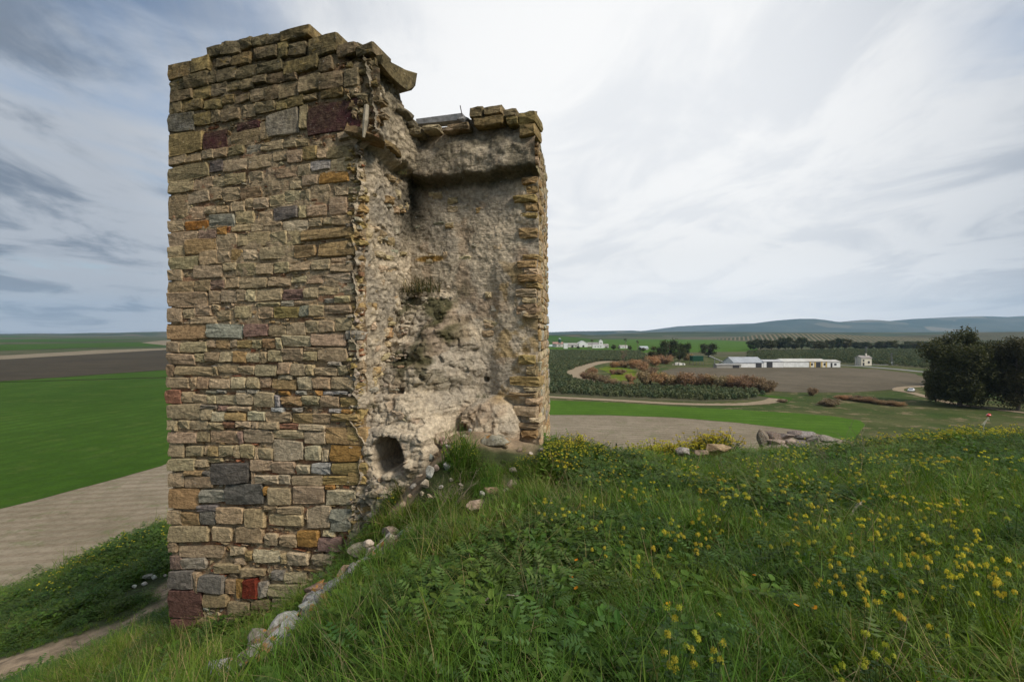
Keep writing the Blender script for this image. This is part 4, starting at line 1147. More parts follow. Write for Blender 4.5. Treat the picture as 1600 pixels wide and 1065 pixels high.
ORD = 'first second third fourth fifth sixth seventh eighth ninth tenth eleventh twelfth thirteenth fourteenth fifteenth sixteenth seventeenth eighteenth nineteenth twentieth twenty-first twenty-second twenty-third twenty-fourth twenty-fifth twenty-sixth'.split()
k = 0
for px in range(1178, 1500, 13):
    k += 1
    tree('ever_a' if k % 3 else 'ever_b', px + random.uniform(-4, 4), 546.5 - .4 * (px > 1300) * 2 + random.uniform(-.6, .6), random.uniform(12, 21) * (1 if px < 1330 else .75), random.uniform(16, 26), ORD[k - 1] + ' dark evergreen from the left in the tree belt across the plain', 'trees of the belt across the plain')
for k, (px, py, h_, w_) in enumerate(((893,545,5,7),(904,545,5,6),(920,545.5,5,6),(948,546,8,9),(958,546.5,9,9),(967,547,8,8),(984,547,8,8),(1000,548,6,8),(1006,549,7,8))):
    tree('bare' if px in (948, 967, 893, 920) else 'ever_b', px, py, h_, w_, ORD[k] + ' low tree from the left among the white farm buildings', 'trees among the farm buildings')
tree('bare', 975, 565, 21, 13, 'bare grey tree standing alone in the olive grove', None)
tam = [(1010,600,26,15),(1030,601,28,14),(1050,602,26,13),(1070,603,30,16),(1090,603,26,14),(1108,604,26,14),(1128,606,30,15),(1146,607,26,15),(1165,609,32,17),(1184,610,28,15),(1200,612,26,13),
       (960,574,16,7),(975,574,20,8),(992,575,20,10),(1006,573,18,10),(1020,571,24,11),(1038,568,26,10),(1004,582,20,12),(1018,586,20,10),(1075,563,18,8),
       (915,592,16,9),(928,595,22,10),(942,599,22,10),(955,602,20,8),(972,604,22,7),(988,605,16,6),(958,585,10,6),(970,585,18,6),(985,596,14,9),(925,585,18,8)]
for i, (px, py, w_, h_) in enumerate(tam):
    lab = (ORD[i] + ' bush from the left in the long front row of rusty tamarisks' if i < 11 else ORD[i - 11] + ' bush from the left in the back row of rusty tamarisks' if i < 17 else
           ('brown bush between the front and back tamarisk rows', 'second brown bush between the tamarisk rows', 'small brown bush left of the pale crate heap')[i - 17] if i < 20 else
           ORD[i - 20] + ' bush from the left along the olive grove edge' if i < 26 else ('small brown bush in the yellow meadow', 'wider brown bush in the yellow meadow', 'brown bush at the right end of the meadow', 'pale brown bush between the sandy track and meadow')[i - 26])
    tree('tam_a' if i % 2 else 'tam_b', px, py, h_ * 1.2, w_ * 1.15, lab, 'brown tamarisk bushes along the creek', 'shrub', 'tamarisk_bush')
for i, (px, py, w_, h_) in enumerate([(1270,618,18,11),(1296,634,34,10),(1318,624,30,6),(1340,626,30,7),(1360,629,30,8),(1382,632,30,7),(1402,634,26,6),(1222,628,18,4)]):
    tree('tam_b' if i % 2 else 'tam_a', px, py, h_, w_, ('dark round reed bush at the edge of the ploughed field', 'wide brown reed clump nearest the wheat field', 'first clump of the long brown reed strip', 'second clump of the long brown reed strip', 'third clump of the long brown reed strip', 'fourth clump of the long brown reed strip', 'last clump of the long brown reed strip', 'flat reed clump at the end of the dirt track')[i], 'brown reed clumps beyond the wheat field', 'reeds', 'reed_clump')
def palm(px, py, hp, label):
    d = -ZP * F / (py - 520); h = hp * d / F
    r = empty('palm_tree', ((px - 800) / F * d, d, ZP), label, 'palm')
    m = MB(); m.tube([(0, 0, 0), (.1, 0, h * .5), (0, 0, h * .85)], [.45, .35, .3], (.2, .16, .12), 6); m.build('trunk', M_BARK, r)
    m = MB()
    for k in range(22):
        a = k * 2.4; e = random.uniform(-.5, .9)
        dx, dy = math.cos(a), math.sin(a); L = h * .16
        p0 = Vector((0, 0, h * .85)); p1 = p0 + Vector((dx * L * .6, dy * L * .6, L * e * .8)); p2 = p0 + Vector((dx * L * 1.1, dy * L * 1.1, L * (e - .7)))
        s = Vector((-dy, dx, 0)) * .6
        m.add([p0, p1 + s, p2, p1 - s], [(0, 1, 2, 3)], (.05, .06, .025))
    m.build('crown', M_TREE, r)
palm(925, 546, 17, 'leftmost palm, rising above the white farmhouse')
palm(977, 546.5, 19, 'tall palm right of the farmhouse')
palm(996, 547, 16, 'rightmost palm beyond the farm')

# olive groves: 300 nearest bushes are objects, the rest one scattered mass
def olive_mesh(seed):
    rng = np.random.RandomState(seed); mb = MB()
    n = 130
    v = rng.normal(size=(n, 3)); v /= np.linalg.norm(v, axis=1)[:, None]; v[:, 2] = np.abs(v[:, 2])
    P = v * rng.uniform(.55, 1.05, n)[:, None] * np.array((1.1, 1.1, 1.9)) + np.array((0, 0, .35))
    t = rng.uniform(0, 1, n)[:, None]
    leaf_quads(mb, P, .55, np.array((.08, .10, .05)) * (1 - t) + np.array((.14, .165, .09)) * t, rng)
    return mb
def inside(x, y, pg):
    x = np.asarray(x); y = np.asarray(y); c = np.zeros(x.shape, bool)
    n = len(pg)
    for i in range(n):
        x1, y1 = pg[i]; x2, y2 = pg[(i + 1) % n]
        cond = ((y1 > y) != (y2 > y)) & (x < (x2 - x1) * (y - y1) / (y2 - y1 + 1e-12) + x1)
        c ^= cond
    return c
PROTO = {}
def proto_coll(name, objs):
    c = bpy.data.collections.new(name)
    for o in objs: c.objects.link(o)
    return c
def scatter(name, pts, rot, scl, idx, coll, label, cat=None, kind='stuff', parent=None):
    "one object whose points carry instances of the collection's plants"
    me = bpy.data.meshes.new(name)
    me.from_pydata([tuple(p) for p in pts], [], [])
    n = len(pts)
    a = me.attributes.new('rot', 'FLOAT_VECTOR', 'POINT'); a.data.foreach_set('vector', np.asarray(rot, 'f').ravel())
    a = me.attributes.new('scl', 'FLOAT_VECTOR', 'POINT'); a.data.foreach_set('vector', np.asarray(scl, 'f').ravel())
    a = me.attributes.new('idx', 'INT', 'POINT'); a.data.foreach_set('value', np.asarray(idx, 'i'))
    o = bpy.data.objects.new(name, me); COL.objects.link(o)
    ng = bpy.data.node_groups.new(name, 'GeometryNodeTree')
    ng.interface.new_socket('Geometry', in_out='INPUT', socket_type='NodeSocketGeometry')
    ng.interface.new_socket('Geometry', in_out='OUTPUT', socket_type='NodeSocketGeometry')
    N, L = ng.nodes, ng.links
    gi = N.new('NodeGroupInput'); go = N.new('NodeGroupOutput')
    iop = N.new('GeometryNodeInstanceOnPoints'); ci = N.new('GeometryNodeCollectionInfo')
    ci.inputs['Collection'].default_value = coll
    ci.inputs['Separate Children'].default_value = True; ci.inputs['Reset Children'].default_value = True
    iop.inputs['Pick Instance'].default_value = True
    def at(nm, t):
        x = N.new('GeometryNodeInputNamedAttribute'); x.data_type = t; x.inputs['Name'].default_value = nm
        return next(s for s in x.outputs if s.enabled and s.name == 'Attribute')
    L.new(gi.outputs[0], iop.inputs['Points']); L.new(ci.outputs[0], iop.inputs['Instance'])
    L.new(at('idx', 'INT'), iop.inputs['Instance Index'])
    e2r = N.new('FunctionNodeEulerToRotation'); L.new(at('rot', 'FLOAT_VECTOR'), e2r.inputs[0]); L.new(e2r.outputs[0], iop.inputs['Rotation'])
    L.new(at('scl', 'FLOAT_VECTOR'), iop.inputs['Scale'])
    L.new(iop.outputs[0], go.inputs[0])
    md = o.modifiers.new('scatter', 'NODES'); md.node_group = ng
    return tag(o, label, cat, kind=kind)
def olives():
    protos = [olive_mesh(s).build('olive_bush', M_TREE, link=False) for s in (1, 2, 3, 4)]
    coll = proto_coll('olive_protos', protos)
    regs = [poly([(560,552),(860,549),(1000,550),(1010,558),(1008,565),(936,564),(903,573),(880,583),(896,594),(948,604),(1100,608.5),(1175,612),(1192,617),(1180,623),(1100,625),(960,620),(855,614),(560,606)]),
            poly([(1168,550),(1300,547),(1480,547),(1700,553),(1700,576),(1470,577),(1390,570.5),(1300,567),(1200,565),(1168,560)])]
    pts = []
    for r_, (sp, sq, an) in zip(regs, ((2.6, 3.4, .12), (4.5, 6.5, .4))):
        xs = [p[0] for p in r_]; ys = [p[1] for p in r_]
        L_ = 1500
        a = np.arange(-L_, L_, sp); b = np.arange(-L_, L_, sq)
        A, B = np.meshgrid(a, b); A, B = A.ravel(), B.ravel()
        X = A * math.cos(an) - B * math.sin(an); Y = A * math.sin(an) + B * math.cos(an) + 700
        m = inside(X, Y, r_) & (X > Y * (-.02) ) if sp < 3 else inside(X, Y, r_)
        X, Y = X[m], Y[m]
        X = X + rs.uniform(-.4, .4, X.size); Y = Y + rs.uniform(-.4, .4, X.size)
        pts.append(np.stack([X, Y], 1))
    P = np.concatenate(pts)
    P = P[np.argsort(P[:, 1])]
    # nearest 300 in view become things
    vis = (P[:, 0] / P[:, 1] > .075)
    near = np.where(vis)[0][:300]
    for i in near:
        o = protos[random.randrange(4)].copy(); COL.objects.link(o)
        o.location = (P[i, 0], P[i, 1], ZP); o.rotation_euler = (0, 0, random.uniform(0, 6)); o.scale = (random.uniform(.8, 1.1),) * 2 + (random.uniform(.75, 1.15),)
        tag(o, 'small grey green olive bush in the front rows of the grove', 'olive bush', 'olive bushes in the front rows of the grove')
    mask = np.ones(len(P), bool); mask[near] = False
    Q = P[mask]; n = len(Q)
    print('olives', n)
    sc = rs.uniform(.8, 1.15, (n, 1)) * np.ones((1, 3))
    far = (Q[:, 1] > 420)[:, None]
    scatter('olive_grove', np.c_[Q, np.full(n, ZP)], np.c_[np.zeros((n, 2)), rs.uniform(0, 6, n)], sc * np.where(far, 1.25, 1), rs.randint(0, 4, n), coll, 'dense grey green olive grove covering the plain', 'olive grove')
olives()

# ------------------------------------------------------------------ buildings far off
WHT = (.74, .74, .72); DARKO = (.05, .05, .055)
def house(px0, px1, py, hp, label, wall=WHT, roof=(.35, .34, .33), roofp=.3, depth_m=12, doors=(), windows=(), name='farm_building', gable=False, pillars=(), chim=False):
    d = -ZP * F / (py - 520); s = d / F
    x0 = (px0 - 800) * s; x1 = (px1 - 800) * s; w = x1 - x0; h = hp * s
    wh = h * (1 - roofp)
    r = empty(name, ((x0 + x1) / 2, d, ZP), label, 'building')
    m = MB()
    hw, D = w / 2, depth_m
    if gable:
        m.add([(-hw, 0, 0), (hw, 0, 0), (hw, 0, wh), (0, 0, h), (-hw, 0, wh), (-hw, D, 0), (hw, D, 0), (hw, D, wh), (0, D, h), (-hw, D, wh)],
              [(0, 1, 2, 3, 4), (9, 8, 7, 6, 5), (1, 6, 7, 2), (5, 0, 4, 9)], wall)
    else:
        m.add([(-hw, 0, 0), (hw, 0, 0), (hw, 0, wh), (-hw, 0, wh), (-hw, D, 0), (hw, D, 0), (hw, D, wh), (-hw, D, wh), (hw, D / 2, h), (-hw, D / 2, h)],
              [(0, 1, 2, 3), (1, 5, 6, 8, 2), (4, 0, 3, 9, 7), (5, 4, 7, 6)], wall)
    m.build('wall', M_PLAIN, r)
    m = MB(); e = .4; t = .25
    if gable:
        for sg in (-1, 1):
            a = Vector((sg * (hw + e), -e, wh - e * (h - wh) / hw)); b = Vector((0, -e, h)); c = Vector((0, D + e, h)); d2 = Vector((sg * (hw + e), D + e, a.z))
            u = Vector((0, 0, t)); m.add([a, b, c, d2, a + u, b + u, c + u, d2 + u], [(0, 1, 2, 3), (7, 6, 5, 4), (0, 4, 5, 1), (1, 5, 6, 2), (2, 6, 7, 3), (3, 7, 4, 0)], roof)
    else:
        for sg, y0 in ((-1, -e), (1, D + e)):
            a = Vector((-hw - e, y0, wh - .1)); b = Vector((hw + e, y0, wh - .1)); c = Vector((hw + e, D / 2, h + .05)); d2 = Vector((-hw - e, D / 2, h + .05))
            u = Vector((0, 0, t)); m.add([a, b, c, d2, a + u, b + u, c + u, d2 + u], [(0, 1, 2, 3), (7, 6, 5, 4), (0, 4, 5, 1), (1, 5, 6, 2), (2, 6, 7, 3), (3, 7, 4, 0)], roof)
    ro = m.build('roof', M_ROOF, r)
    if chim:
        m = MB(); m.box((w * .2, D * .4, h * .8), (.9, .9, h * .45), wall); m.build('chimney', M_PLAIN, ro)
    for (a, b, fh) in doors:
        m = MB(); X0 = (a - 800) * s - (x0 + x1) / 2; X1 = (b - 800) * s - (x0 + x1) / 2
        m.box(((X0 + X1) / 2, -.06, 0), (X1 - X0, .16, wh * fh), DARKO); m.build('door', M_PLAIN, r)
    for (a, b, f0, f1) in windows:
        m = MB(); X0 = (a - 800) * s - (x0 + x1) / 2; X1 = (b - 800) * s - (x0 + x1) / 2
        m.box(((X0 + X1) / 2, -.05, wh * f0), (X1 - X0, .14, wh * (f1 - f0)), DARKO); m.build('window', M_PLAIN, r)
    for a in pillars:
        m = MB(); m.box(((a - 800) * s - (x0 + x1) / 2, -.08, 0), (.9, .2, wh), (.6, .42, .14)); m.build('pillar', M_PLAIN, r)
    return r
house(1147, 1193, 574, 15, 'white warehouse with a grey pitched roof and dark doorway at its right end', roof=(.36, .38, .40), roofp=.5, depth_m=18, doors=((1181, 1190, .95),), name='warehouse')
house(1193.5, 1224, 574, 11, 'low white shed with one dark doorway right of the grey roofed warehouse', roofp=.12, doors=((1198, 1207, .9),), roof=(.5, .5, .5), name='shed', depth_m=14)
house(1224.5, 1264, 573.5, 12, 'long white barn under a cream roof, without doors', roof=(.55, .54, .49), roofp=.28, name='barn', depth_m=14)
house(1264.5, 1292, 573.5, 12, 'cream barn with yellow pillars round a dark doorway', wall=(.70, .67, .60), roof=(.52, .49, .43), roofp=.25, doors=((1275, 1282, .85),), windows=((1267, 1270, .3, .7), (1287, 1289.5, .3, .7)), pillars=(1266, 1273.5, 1284, 1291), name='barn', depth_m=14)
house(1292.5, 1313, 573.5, 10.5, 'small white outbuilding at the right end of the warehouse row', roof=(.5, .48, .44), roofp=.2, doors=((1298, 1300.5, .8),), windows=((1303.5, 1307, .35, .7),), name='outbuilding')
house(1120, 1158, 574.8, 6, 'low open grey shed before the warehouse', wall=(.34, .32, .28), roof=(.3, .29, .27), roofp=.2, doors=((1145, 1155, .9),), depth_m=6, name='shed')
house(1346, 1362, 571, 15, 'lone cream two storey house beside the road', wall=(.68, .63, .52), roof=(.3, .27, .25), roofp=.22, doors=((1348, 1350.5, .4),), windows=((1348, 1350.5, .55, .8), (1356, 1359, .3, .6)), chim=True, name='farmhouse', depth_m=7)
house(855, 866, 541.5, 3, 'low greenish roofed shed at the left end of the farm', roof=(.4, .5, .47), roofp=.7)
house(864, 880, 542, 7.5, 'white farm building with a reddish roof below the green tank', wall=(.6, .57, .52), roof=(.38, .22, .18), roofp=.35, windows=((868, 869.5, .3, .7), (873, 874.5, .3, .7)))
house(881, 887, 544.5, 8, 'narrow white block in front of the farm', roofp=.08, roof=(.7, .7, .7), depth_m=6)
house(888, 903, 542.5, 6.5, 'grey white farm shed with dark openings', wall=(.55, .53, .5), roof=(.33, .31, .29), roofp=.4, doors=((893, 896, .8),), windows=((899, 900.5, .3, .7),))
house(904.5, 918.5, 542, 9.5, 'broad white barn with a gabled front and dark doorway', gable=True, roofp=.4, roof=(.6, .6, .58), doors=((910, 913, .5),), depth_m=26)
house(919, 936, 541.5, 6.5, 'grey roofed farm range right of the gabled barn', wall=(.6, .58, .55), roof=(.26, .24, .23), roofp=.4, depth_m=15)
house(926, 943, 543.8, 5.5, 'long low white farm wing with small windows', roofp=.12, roof=(.6, .58, .55), windows=((929.5, 930.7, .35, .7), (934, 935.2, .35, .7), (938, 939.2, .35, .7)), depth_m=7)
house(936.5, 942, 541, 10.5, 'white bell tower like block, highest of the farm', gable=True, roofp=.22, roof=(.6, .58, .55), windows=((938.2, 940, .5, .75),), depth_m=6)
house(943, 951, 543, 5.5, 'small white farm house right of the long wing', roofp=.35, roof=(.36, .33, .3), doors=((946, 947.2, .6),))
house(969, 981, 544, 4.5, 'small white house half hidden among the farm trees', roofp=.35, roof=(.4, .36, .33), windows=((973, 974.2, .3, .7),))
house(1001, 1013, 546, 5, 'grey roofed hut at the right end of the farm', wall=(.5, .5, .48), roof=(.45, .48, .5), roofp=.5)
def tank():
    d = 850; s = d / F; r = empty('water_tank', ((874.5 - 800) * s, d, ZP), 'dark green water tank standing above the farm roofs', 'water tank')
    m = MB(); x = 0
    zt = -(529 - 520) * s - ZP; zb = -(535.5 - 520) * s - ZP
    m.tube([(0, 0, zb), (0, 0, zt)], 2.4, (.03, .09, .07), 14); m.build('tank', M_PLAIN, r)
    m = MB(); m.tube([(0, 0, zt), (0, 0, zt + .9)], [2.6, .4], (.7, .72, .72), 14); m.build('lid', M_PLAIN, r)
    for sx in (-1, 1):
        for sy in (-1, 1):
            m = MB(); m.tube([(sx * 1.6, sy * 1.6, 0), (sx * 1.5, sy * 1.5, zb)], .2, (.3, .3, .3), 5); m.build('leg', M_METAL, r)
tank()
def canopy():
    d = -ZP * F / (570 - 520); s = d / F
    r = empty('canopy', ((1090.5 - 800) * s, d, ZP), 'dark green netted canopy on posts left of the warehouses', 'canopy')
    m = MB(); m.box((0, 3, 6 * s), (16.5 * s, 7, 8 * s), (.012, .06, .035)); m.build('netting', M_PLAIN, r)
    for sx in (-1, -.33, .33, 1):
        for y in (-.4, 6.4):
            m = MB(); m.box((sx * 8 * s, y, 0), (.25, .25, 6 * s), (.2, .2, .19)); m.build('post', M_METAL, r)
    r = empty('conveyor', ((1120 - 800) * s, d - 2, ZP), 'sloping loading conveyor beside a dark heap of machinery', 'conveyor')
    m = MB(); m.tube([(-14 * s, 0, 14 * s), (12 * s, 0, 3 * s)], .5, (.3, .3, .3), 5); m.build('boom', M_METAL, r)
    m = MB(); m.box((-5 * s, 0, 0), (.4, .4, 10 * s), (.25, .25, .25)); m.box((8 * s, 0, 0), (.4, .4, 4.6 * s), (.25, .25, .25)); m.build('support', M_METAL, r)
    m = MB()
    for k in range(8):
        m.box((random.uniform(0, 18) * s, random.uniform(1, 4), 0), (random.uniform(1, 3), 2, random.uniform(2, 7) * s * .6), random.choice([(.1, .1, .11), (.16, .17, .18), (.45, .45, .45)]), random.uniform(0, 3), .4)
    m.build('hopper', M_METAL, r)
    r2 = empty('rubble_heap', ((1062 - 800) * s, d, ZP), 'pale low heap of crates left of the green canopy', 'heap')
    m = MB()
    for k in range(10):
        m.box((random.uniform(-9, 9) * s, random.uniform(-2, 2), 0), (random.uniform(1, 3.5), 2, random.uniform(.6, 2)), random.choice([(.5, .47, .42), (.3, .26, .2), (.62, .6, .55)]), random.uniform(0, 3), .2)
    m.build('crate_pile', M_PLAIN, r2)['kind'] = 'stuff'
canopy()
def pylon(px, py, hp, hut, label):
    d = -ZP * F / (py - 520); s = d / F
    r = empty('power_pylon', ((px - 800) * s, d, ZP), label, 'pylon')
    m = MB(); h = hp * s
    for sx in (-1, 1):
        for sy in (-1, 1): m.tube([(sx * .9, sy * .9, 0), (sx * .25, sy * .25, h)], .1, (.2, .2, .21), 4)
    for k in range(6):
        z0 = h * k / 6; z1 = h * (k + 1) / 6; a = .9 - .65 * k / 6; b = .9 - .65 * (k + 1) / 6
        m.tube([(-a, -a, z0), (b, -b, z1)], .06, (.2, .2, .21), 3); m.tube([(a, -a, z0), (-b, -b, z1)], .06, (.2, .2, .21), 3)
    m.build('lattice_mast', M_METAL, r)
    m = MB(); m.tube([(-2.2, 0, h * .93), (2.2, 0, h * .93)], .1, (.2, .2, .21), 4); m.build('crossarm', M_METAL, r)
    if hut:
        m = MB(); m.box((0, -1.4, 0), (1.7, 1.2, 2.2), (.7, .7, .68)); m.build('switch_cabinet', M_PLAIN, r)
pylon(1393, 570, 19, True, 'lattice power pylon with a white cabinet at its foot')
pylon(1353, 563, 22, False, 'thin power pylon rising behind the lone cream house')
pylon(1338, 571, 14, False, 'short power pylon left of the lone cream house')
def car():
    p = G(1424, 612.5)
    r = empty('parked_car', (p[0], p[1], ZP + .012 * LAY[0]), 'white car standing where the dirt track bends', 'car')
    m = MB()
    prof = [(-2.1, .35), (-2.15, .75), (-1.95, .95), (-1.1, 1.0), (-.6, 1.42), (.7, 1.45), (1.35, 1.02), (2.05, .85), (2.15, .5), (2.1, .32)]
    for y in (-.85, .85): m.add([(x, y * (1 if z < 1.1 else .82), z) for x, z in prof], [tuple(range(10)) if y < 0 else tuple(range(10))[::-1]], (.75, .76, .78))
    n = 10; b = 0
    m.f.extend([(i, (i + 1) % n, n + (i + 1) % n, n + i) for i in range(n)])
    m.build('body', M_CAR, r)
    for a, bb in (((-1.05, 1.02), (-.62, 1.38)), ((.72, 1.41), (1.3, 1.04))):
        m = MB(); sgn = -1 if a[0] < 0 else 1
        m.add([(a[0] + .03 * sgn, -.68, a[1] + .03), (a[0] + .03 * sgn, .68, a[1] + .03), (bb[0] + .03 * sgn, .64, bb[1] + .03), (bb[0] + .03 * sgn, -.64, bb[1] + .03)], [(0, 1, 2, 3)], (.03, .035, .04)); m.build('windscreen', M_CAR, r)
    for y in (-1, 1):
        m = MB(); m.add([(-.85, y * .80, 1.03), (-.52, y * .73, 1.34), (.66, y * .73, 1.36), (1.1, y * .80, 1.05)], [(0, 1, 2, 3)], (.03, .035, .04)); m.build('side_window', M_CAR, r)
    for sx in (-1.35, 1.35):
        for y in (-.86, .86):
            m = MB(); m.tube([(sx, y - .1, .33), (sx, y + .1, .33)], .33, (.02, .02, .02), 12); m.build('wheel', M_PLAIN, r)
    r.rotation_euler = (0, 0, .7)
car()
# ------------------------------------------------------------------ stones and ruins on the hill
def hit(px, py, up=0.0, d0=1.8, d1=40):
    "first point on the hill (raised by up) along the sight line of a photo pixel"
    D = np.concatenate([np.arange(d0, 12, .05), np.arange(12, d1, .15)])
    X = (px - 800) / F * D; Z = -(py - 520) / F * D
    g = hz(X, D) + up
    k = np.argmax(g >= Z)
    if g[k] < Z[k]: k = len(D) - 1
    return Vector((X[k], D[k], float(g[k] - up)))
ROCKS = []
def rock(px, py, wp, hp, col, label, mat=M_PALE, name='stone', rz=None, ang=0.0, d=None, sink=.2, group=None, sub=3, cat='stone'):
    p = hit(px, py) if d is None else W(px, py, d)
    s = p.y / F
    w, h = wp * s / 2, hp * s / 2
    ROCKS.append((p.x, p.y, max(w, h)))
    mb = MB()
    v_, f_ = blob((0, 0, 0), (w * 1.05, w * random.uniform(.6, .85), h * 1.15), col, random.randint(1, 9999), sub, ang=ang, rz=0, rough=.25)
    mb.add(v_, f_, jcol(col, .06))
    o = mb.build(name, mat); o.location = (p.x, p.y, p.z + h * (1.1 - sink))
    return tag(o, label, cat, group)
CREAM = (.50, .43, .32); PINK = (.50, .36, .29); GREYW = (.40, .39, .36); BRN = (.24, .18, .13)
rock(742, 803, 40, 21, PINK, 'long pinkish white stone lying in the grass', ang=-.45, sink=0)
rock(562, 868, 44, 22, CREAM, 'long cream stone at the top of the rocky ridge', ang=-.35, sink=.1)
rock(575, 852, 22, 10, (.58, .50, .40), 'small pale stone perched on the long cream stone', d=5.95, sink=.3)
rock(608, 860, 17, 27, CREAM, 'upright cream stone right of the rocky ridge', sink=.1)
rock(672, 747, 13, 20, (.55, .54, .50), 'white pointed stone below the tower mound', sink=0)
rock(668, 722, 18, 15, GREYW, 'rounded grey stone above the white pointed stone', sink=.2)
rock(665, 762, 16, 13, CREAM, 'tan rounded stone below the white pointed stone', sink=.2)
rock(692, 695, 18, 14, PINK, 'pinkish stone beside the weeds at the tower foot', sink=.2)
rock(688, 680, 22, 15, (.33, .29, .22), 'brown square stone between the weeds and the dirt mound', sink=.2)
rock(676, 706, 18, 12, CREAM, 'cream stone in the row under the pinkish stone', sink=.2)
rock(681, 736, 12, 10, (.5, .4, .33), 'small pink stone right of the white pointed stone', sink=.2)
rock(698, 736, 14, 12, GREYW, 'lichen grey stone at the edge of the yellow flowers', mat=M_ROCK, sink=.2)
rock(643, 720, 9, 7, CREAM, 'tiny pale stone beside the arched niche')
rock(800, 765, 20, 13, (.40, .33, .27), 'brown stone on the dry mossy patch')
rock(790, 770, 9, 7, (.55, .5, .45), 'small white stone left of the brown stone on the dry patch')
rock(753, 776, 9, 10, GREYW, 'small grey stone below the dry mossy patch')
rock(802, 742, 14, 9, (.4, .34, .28), 'flat stone above the dry mossy patch')
rock(768, 772, 26, 12, (.36, .24, .16), 'reddish earth lump left of the brown stone')
rock(820, 672, 32, 36, (.34, .33, .31), 'large rounded grey boulder at the right foot of the tower', mat=M_ROCK, sink=.1)
rock(775, 690, 56, 18, (.36, .32, .25), 'long flat slab on the mound at the tower foot', mat=M_ROCK, sink=.8)
rock(838, 690, 22, 14, (.40, .33, .25), 'tan stone under the right corner of the tower', sink=.2)
rock(905, 722, 26, 12, (.46, .40, .33), 'pale stone at the hill edge right of the tower', sink=.3)
rock(925, 720, 24, 9, (.46, .40, .33), 'low pale stone beside the one at the hill edge', sink=.3)
rock(922, 730, 14, 10, (.34, .27, .22), 'brown stone just below the pale hill edge stones', sink=.3)
rock(960, 735, 38, 7, (.40, .38, .35), 'flat grey slab in the weeds on the hill edge', mat=M_ROCK, sink=.3)
rock(1067, 707, 30, 13, (.36, .34, .32), 'low grey white stone on the hill crest', mat=M_ROCK, sink=.9, d=11.6)
rock(1118, 704, 46, 24, (.42, .31, .19), 'broad tan boulder on the hill crest', sink=.9, d=11.6)
rock(1094, 709, 26, 12, (.32, .24, .18), 'brown stone between the grey stone and the tan boulder', sink=.9, d=11.5)
rock(1160, 728, 15, 10, (.36, .28, .23), 'small brown stone in the grass below the ruined wall', sink=.2)
rock(1095, 728, 20, 9, (.40, .38, .36), 'small grey stone half hidden below the crest', mat=M_ROCK, sink=.3)
rock(520, 992, 34, 13, (.26, .22, .17), 'flat brown stone sunk in the grass right of the ridge', mat=M_ROCK, sink=.5)
rock(505, 962, 20, 8, (.32, .26, .2), 'small orange lichen stone right of the ridge', mat=M_ROCK, sink=.4)
rock(458, 1012, 30, 14, (.3, .2, .14), 'rusty lichen stone between the ridge and the flat brown stone', mat=M_ROCK, sink=.3)
rock(420, 1052, 40, 26, (.26, .15, .11), 'dark red brown boulder near the bottom of the ridge', mat=M_ROCK, sink=.2)
rock(472, 1056, 12, 5, CREAM, 'tiny cream stone in the clover near the bottom edge', sink=.2)
rock(375, 1012, 22, 15, (.22, .14, .12), 'dark purple stone left of the rocky ridge', mat=M_ROCK, sink=.3)
for k, (x, y, w, h, lab) in enumerate(((232,904,18,8,'largest white stone of the scatter above the dirt path'),(241,906,10,7,'white stone right of the largest on the slope above the path'),(212,911,9,7,'white stone at the left of the scatter above the path'),(225,916,10,6,'white stone below the largest of the scatter'),
                           (210,920,9,6,'lowest white stone of the scatter above the path'),(104,967,10,6,'lone white stone in the dark weeds left of the scatter'),(258,902,6,4,'tiny white stone by the tower edge above the path'),(189,878,5,4,'tiny white stone among the bushes up the slope'))):
    rock(x, y, w, h, (.55, .52, .46), lab, sub=2, sink=.2)
rock(190, 1004, 18, 3, (.5, .45, .38), 'flat pale stone set in the dirt path', sink=.5, sub=2)
rock(130, 1030, 14, 3, (.5, .45, .38), 'second flat pale stone set in the dirt path, nearer the camera', sink=.5, sub=2)

def outcrop():
    r = empty('rubble_ridge', hit(470, 960), 'rocky ridge of lichen covered rubble running down beside the tower', 'rocks')
    path = [(606,866,6.05),(585,876,5.85),(560,893,5.6),(530,915,5.2),(500,938,4.9),(470,962,4.6),(445,985,4.35),(418,1010,4.1),(392,1035,3.85),(365,1060,3.62),(345,1085,3.45)]
    n = 0
    for i in range(len(path) - 1):
        a, b = path[i], path[i + 1]
        for k in range(30):
            t = random.random()
            px = a[0] + (b[0] - a[0]) * t; py = a[1] + (b[1] - a[1]) * t; d = a[2] + (b[2] - a[2]) * t
            px += random.gauss(6, 14); d += random.uniform(-.2, .3)
            if vn([i * 1.7 + t * 1.5], [3.3], seed=77)[0] > .5: continue
            py += random.uniform(-9, 5)
            if 455 < px < 475 and random.random() < .5: continue
            s = random.uniform(.03, .06) if random.random() < .5 else random.uniform(.07, .13)
            p = W(px, py, d)
            g = h1(p.x, p.y)
            if p.z < g: p.z = g + s * .1
            elif p.z > g + s * 1.8: p.z = g + s * random.uniform(.5, 1.3)
            c = random.choice([(.36, .35, .33), (.30, .29, .28), (.34, .28, .22), (.28, .20, .15), (.40, .39, .37)])
            mb = MB(); v_, f_ = blob((0, 0, 0), (s * random.uniform(.9, 1.5), s * random.uniform(.8, 1.2), s * random.uniform(.6, 1.0)), c, random.randint(1, 9999), 2, ang=-random.uniform(-.3, .9), rz=random.uniform(-1.2, 1.2), rough=.5)
            mb.add(v_, f_, jcol(c)); o = mb.build('stone', M_ROCK, r); o.location = p - r.location
            n += 1
outcrop()
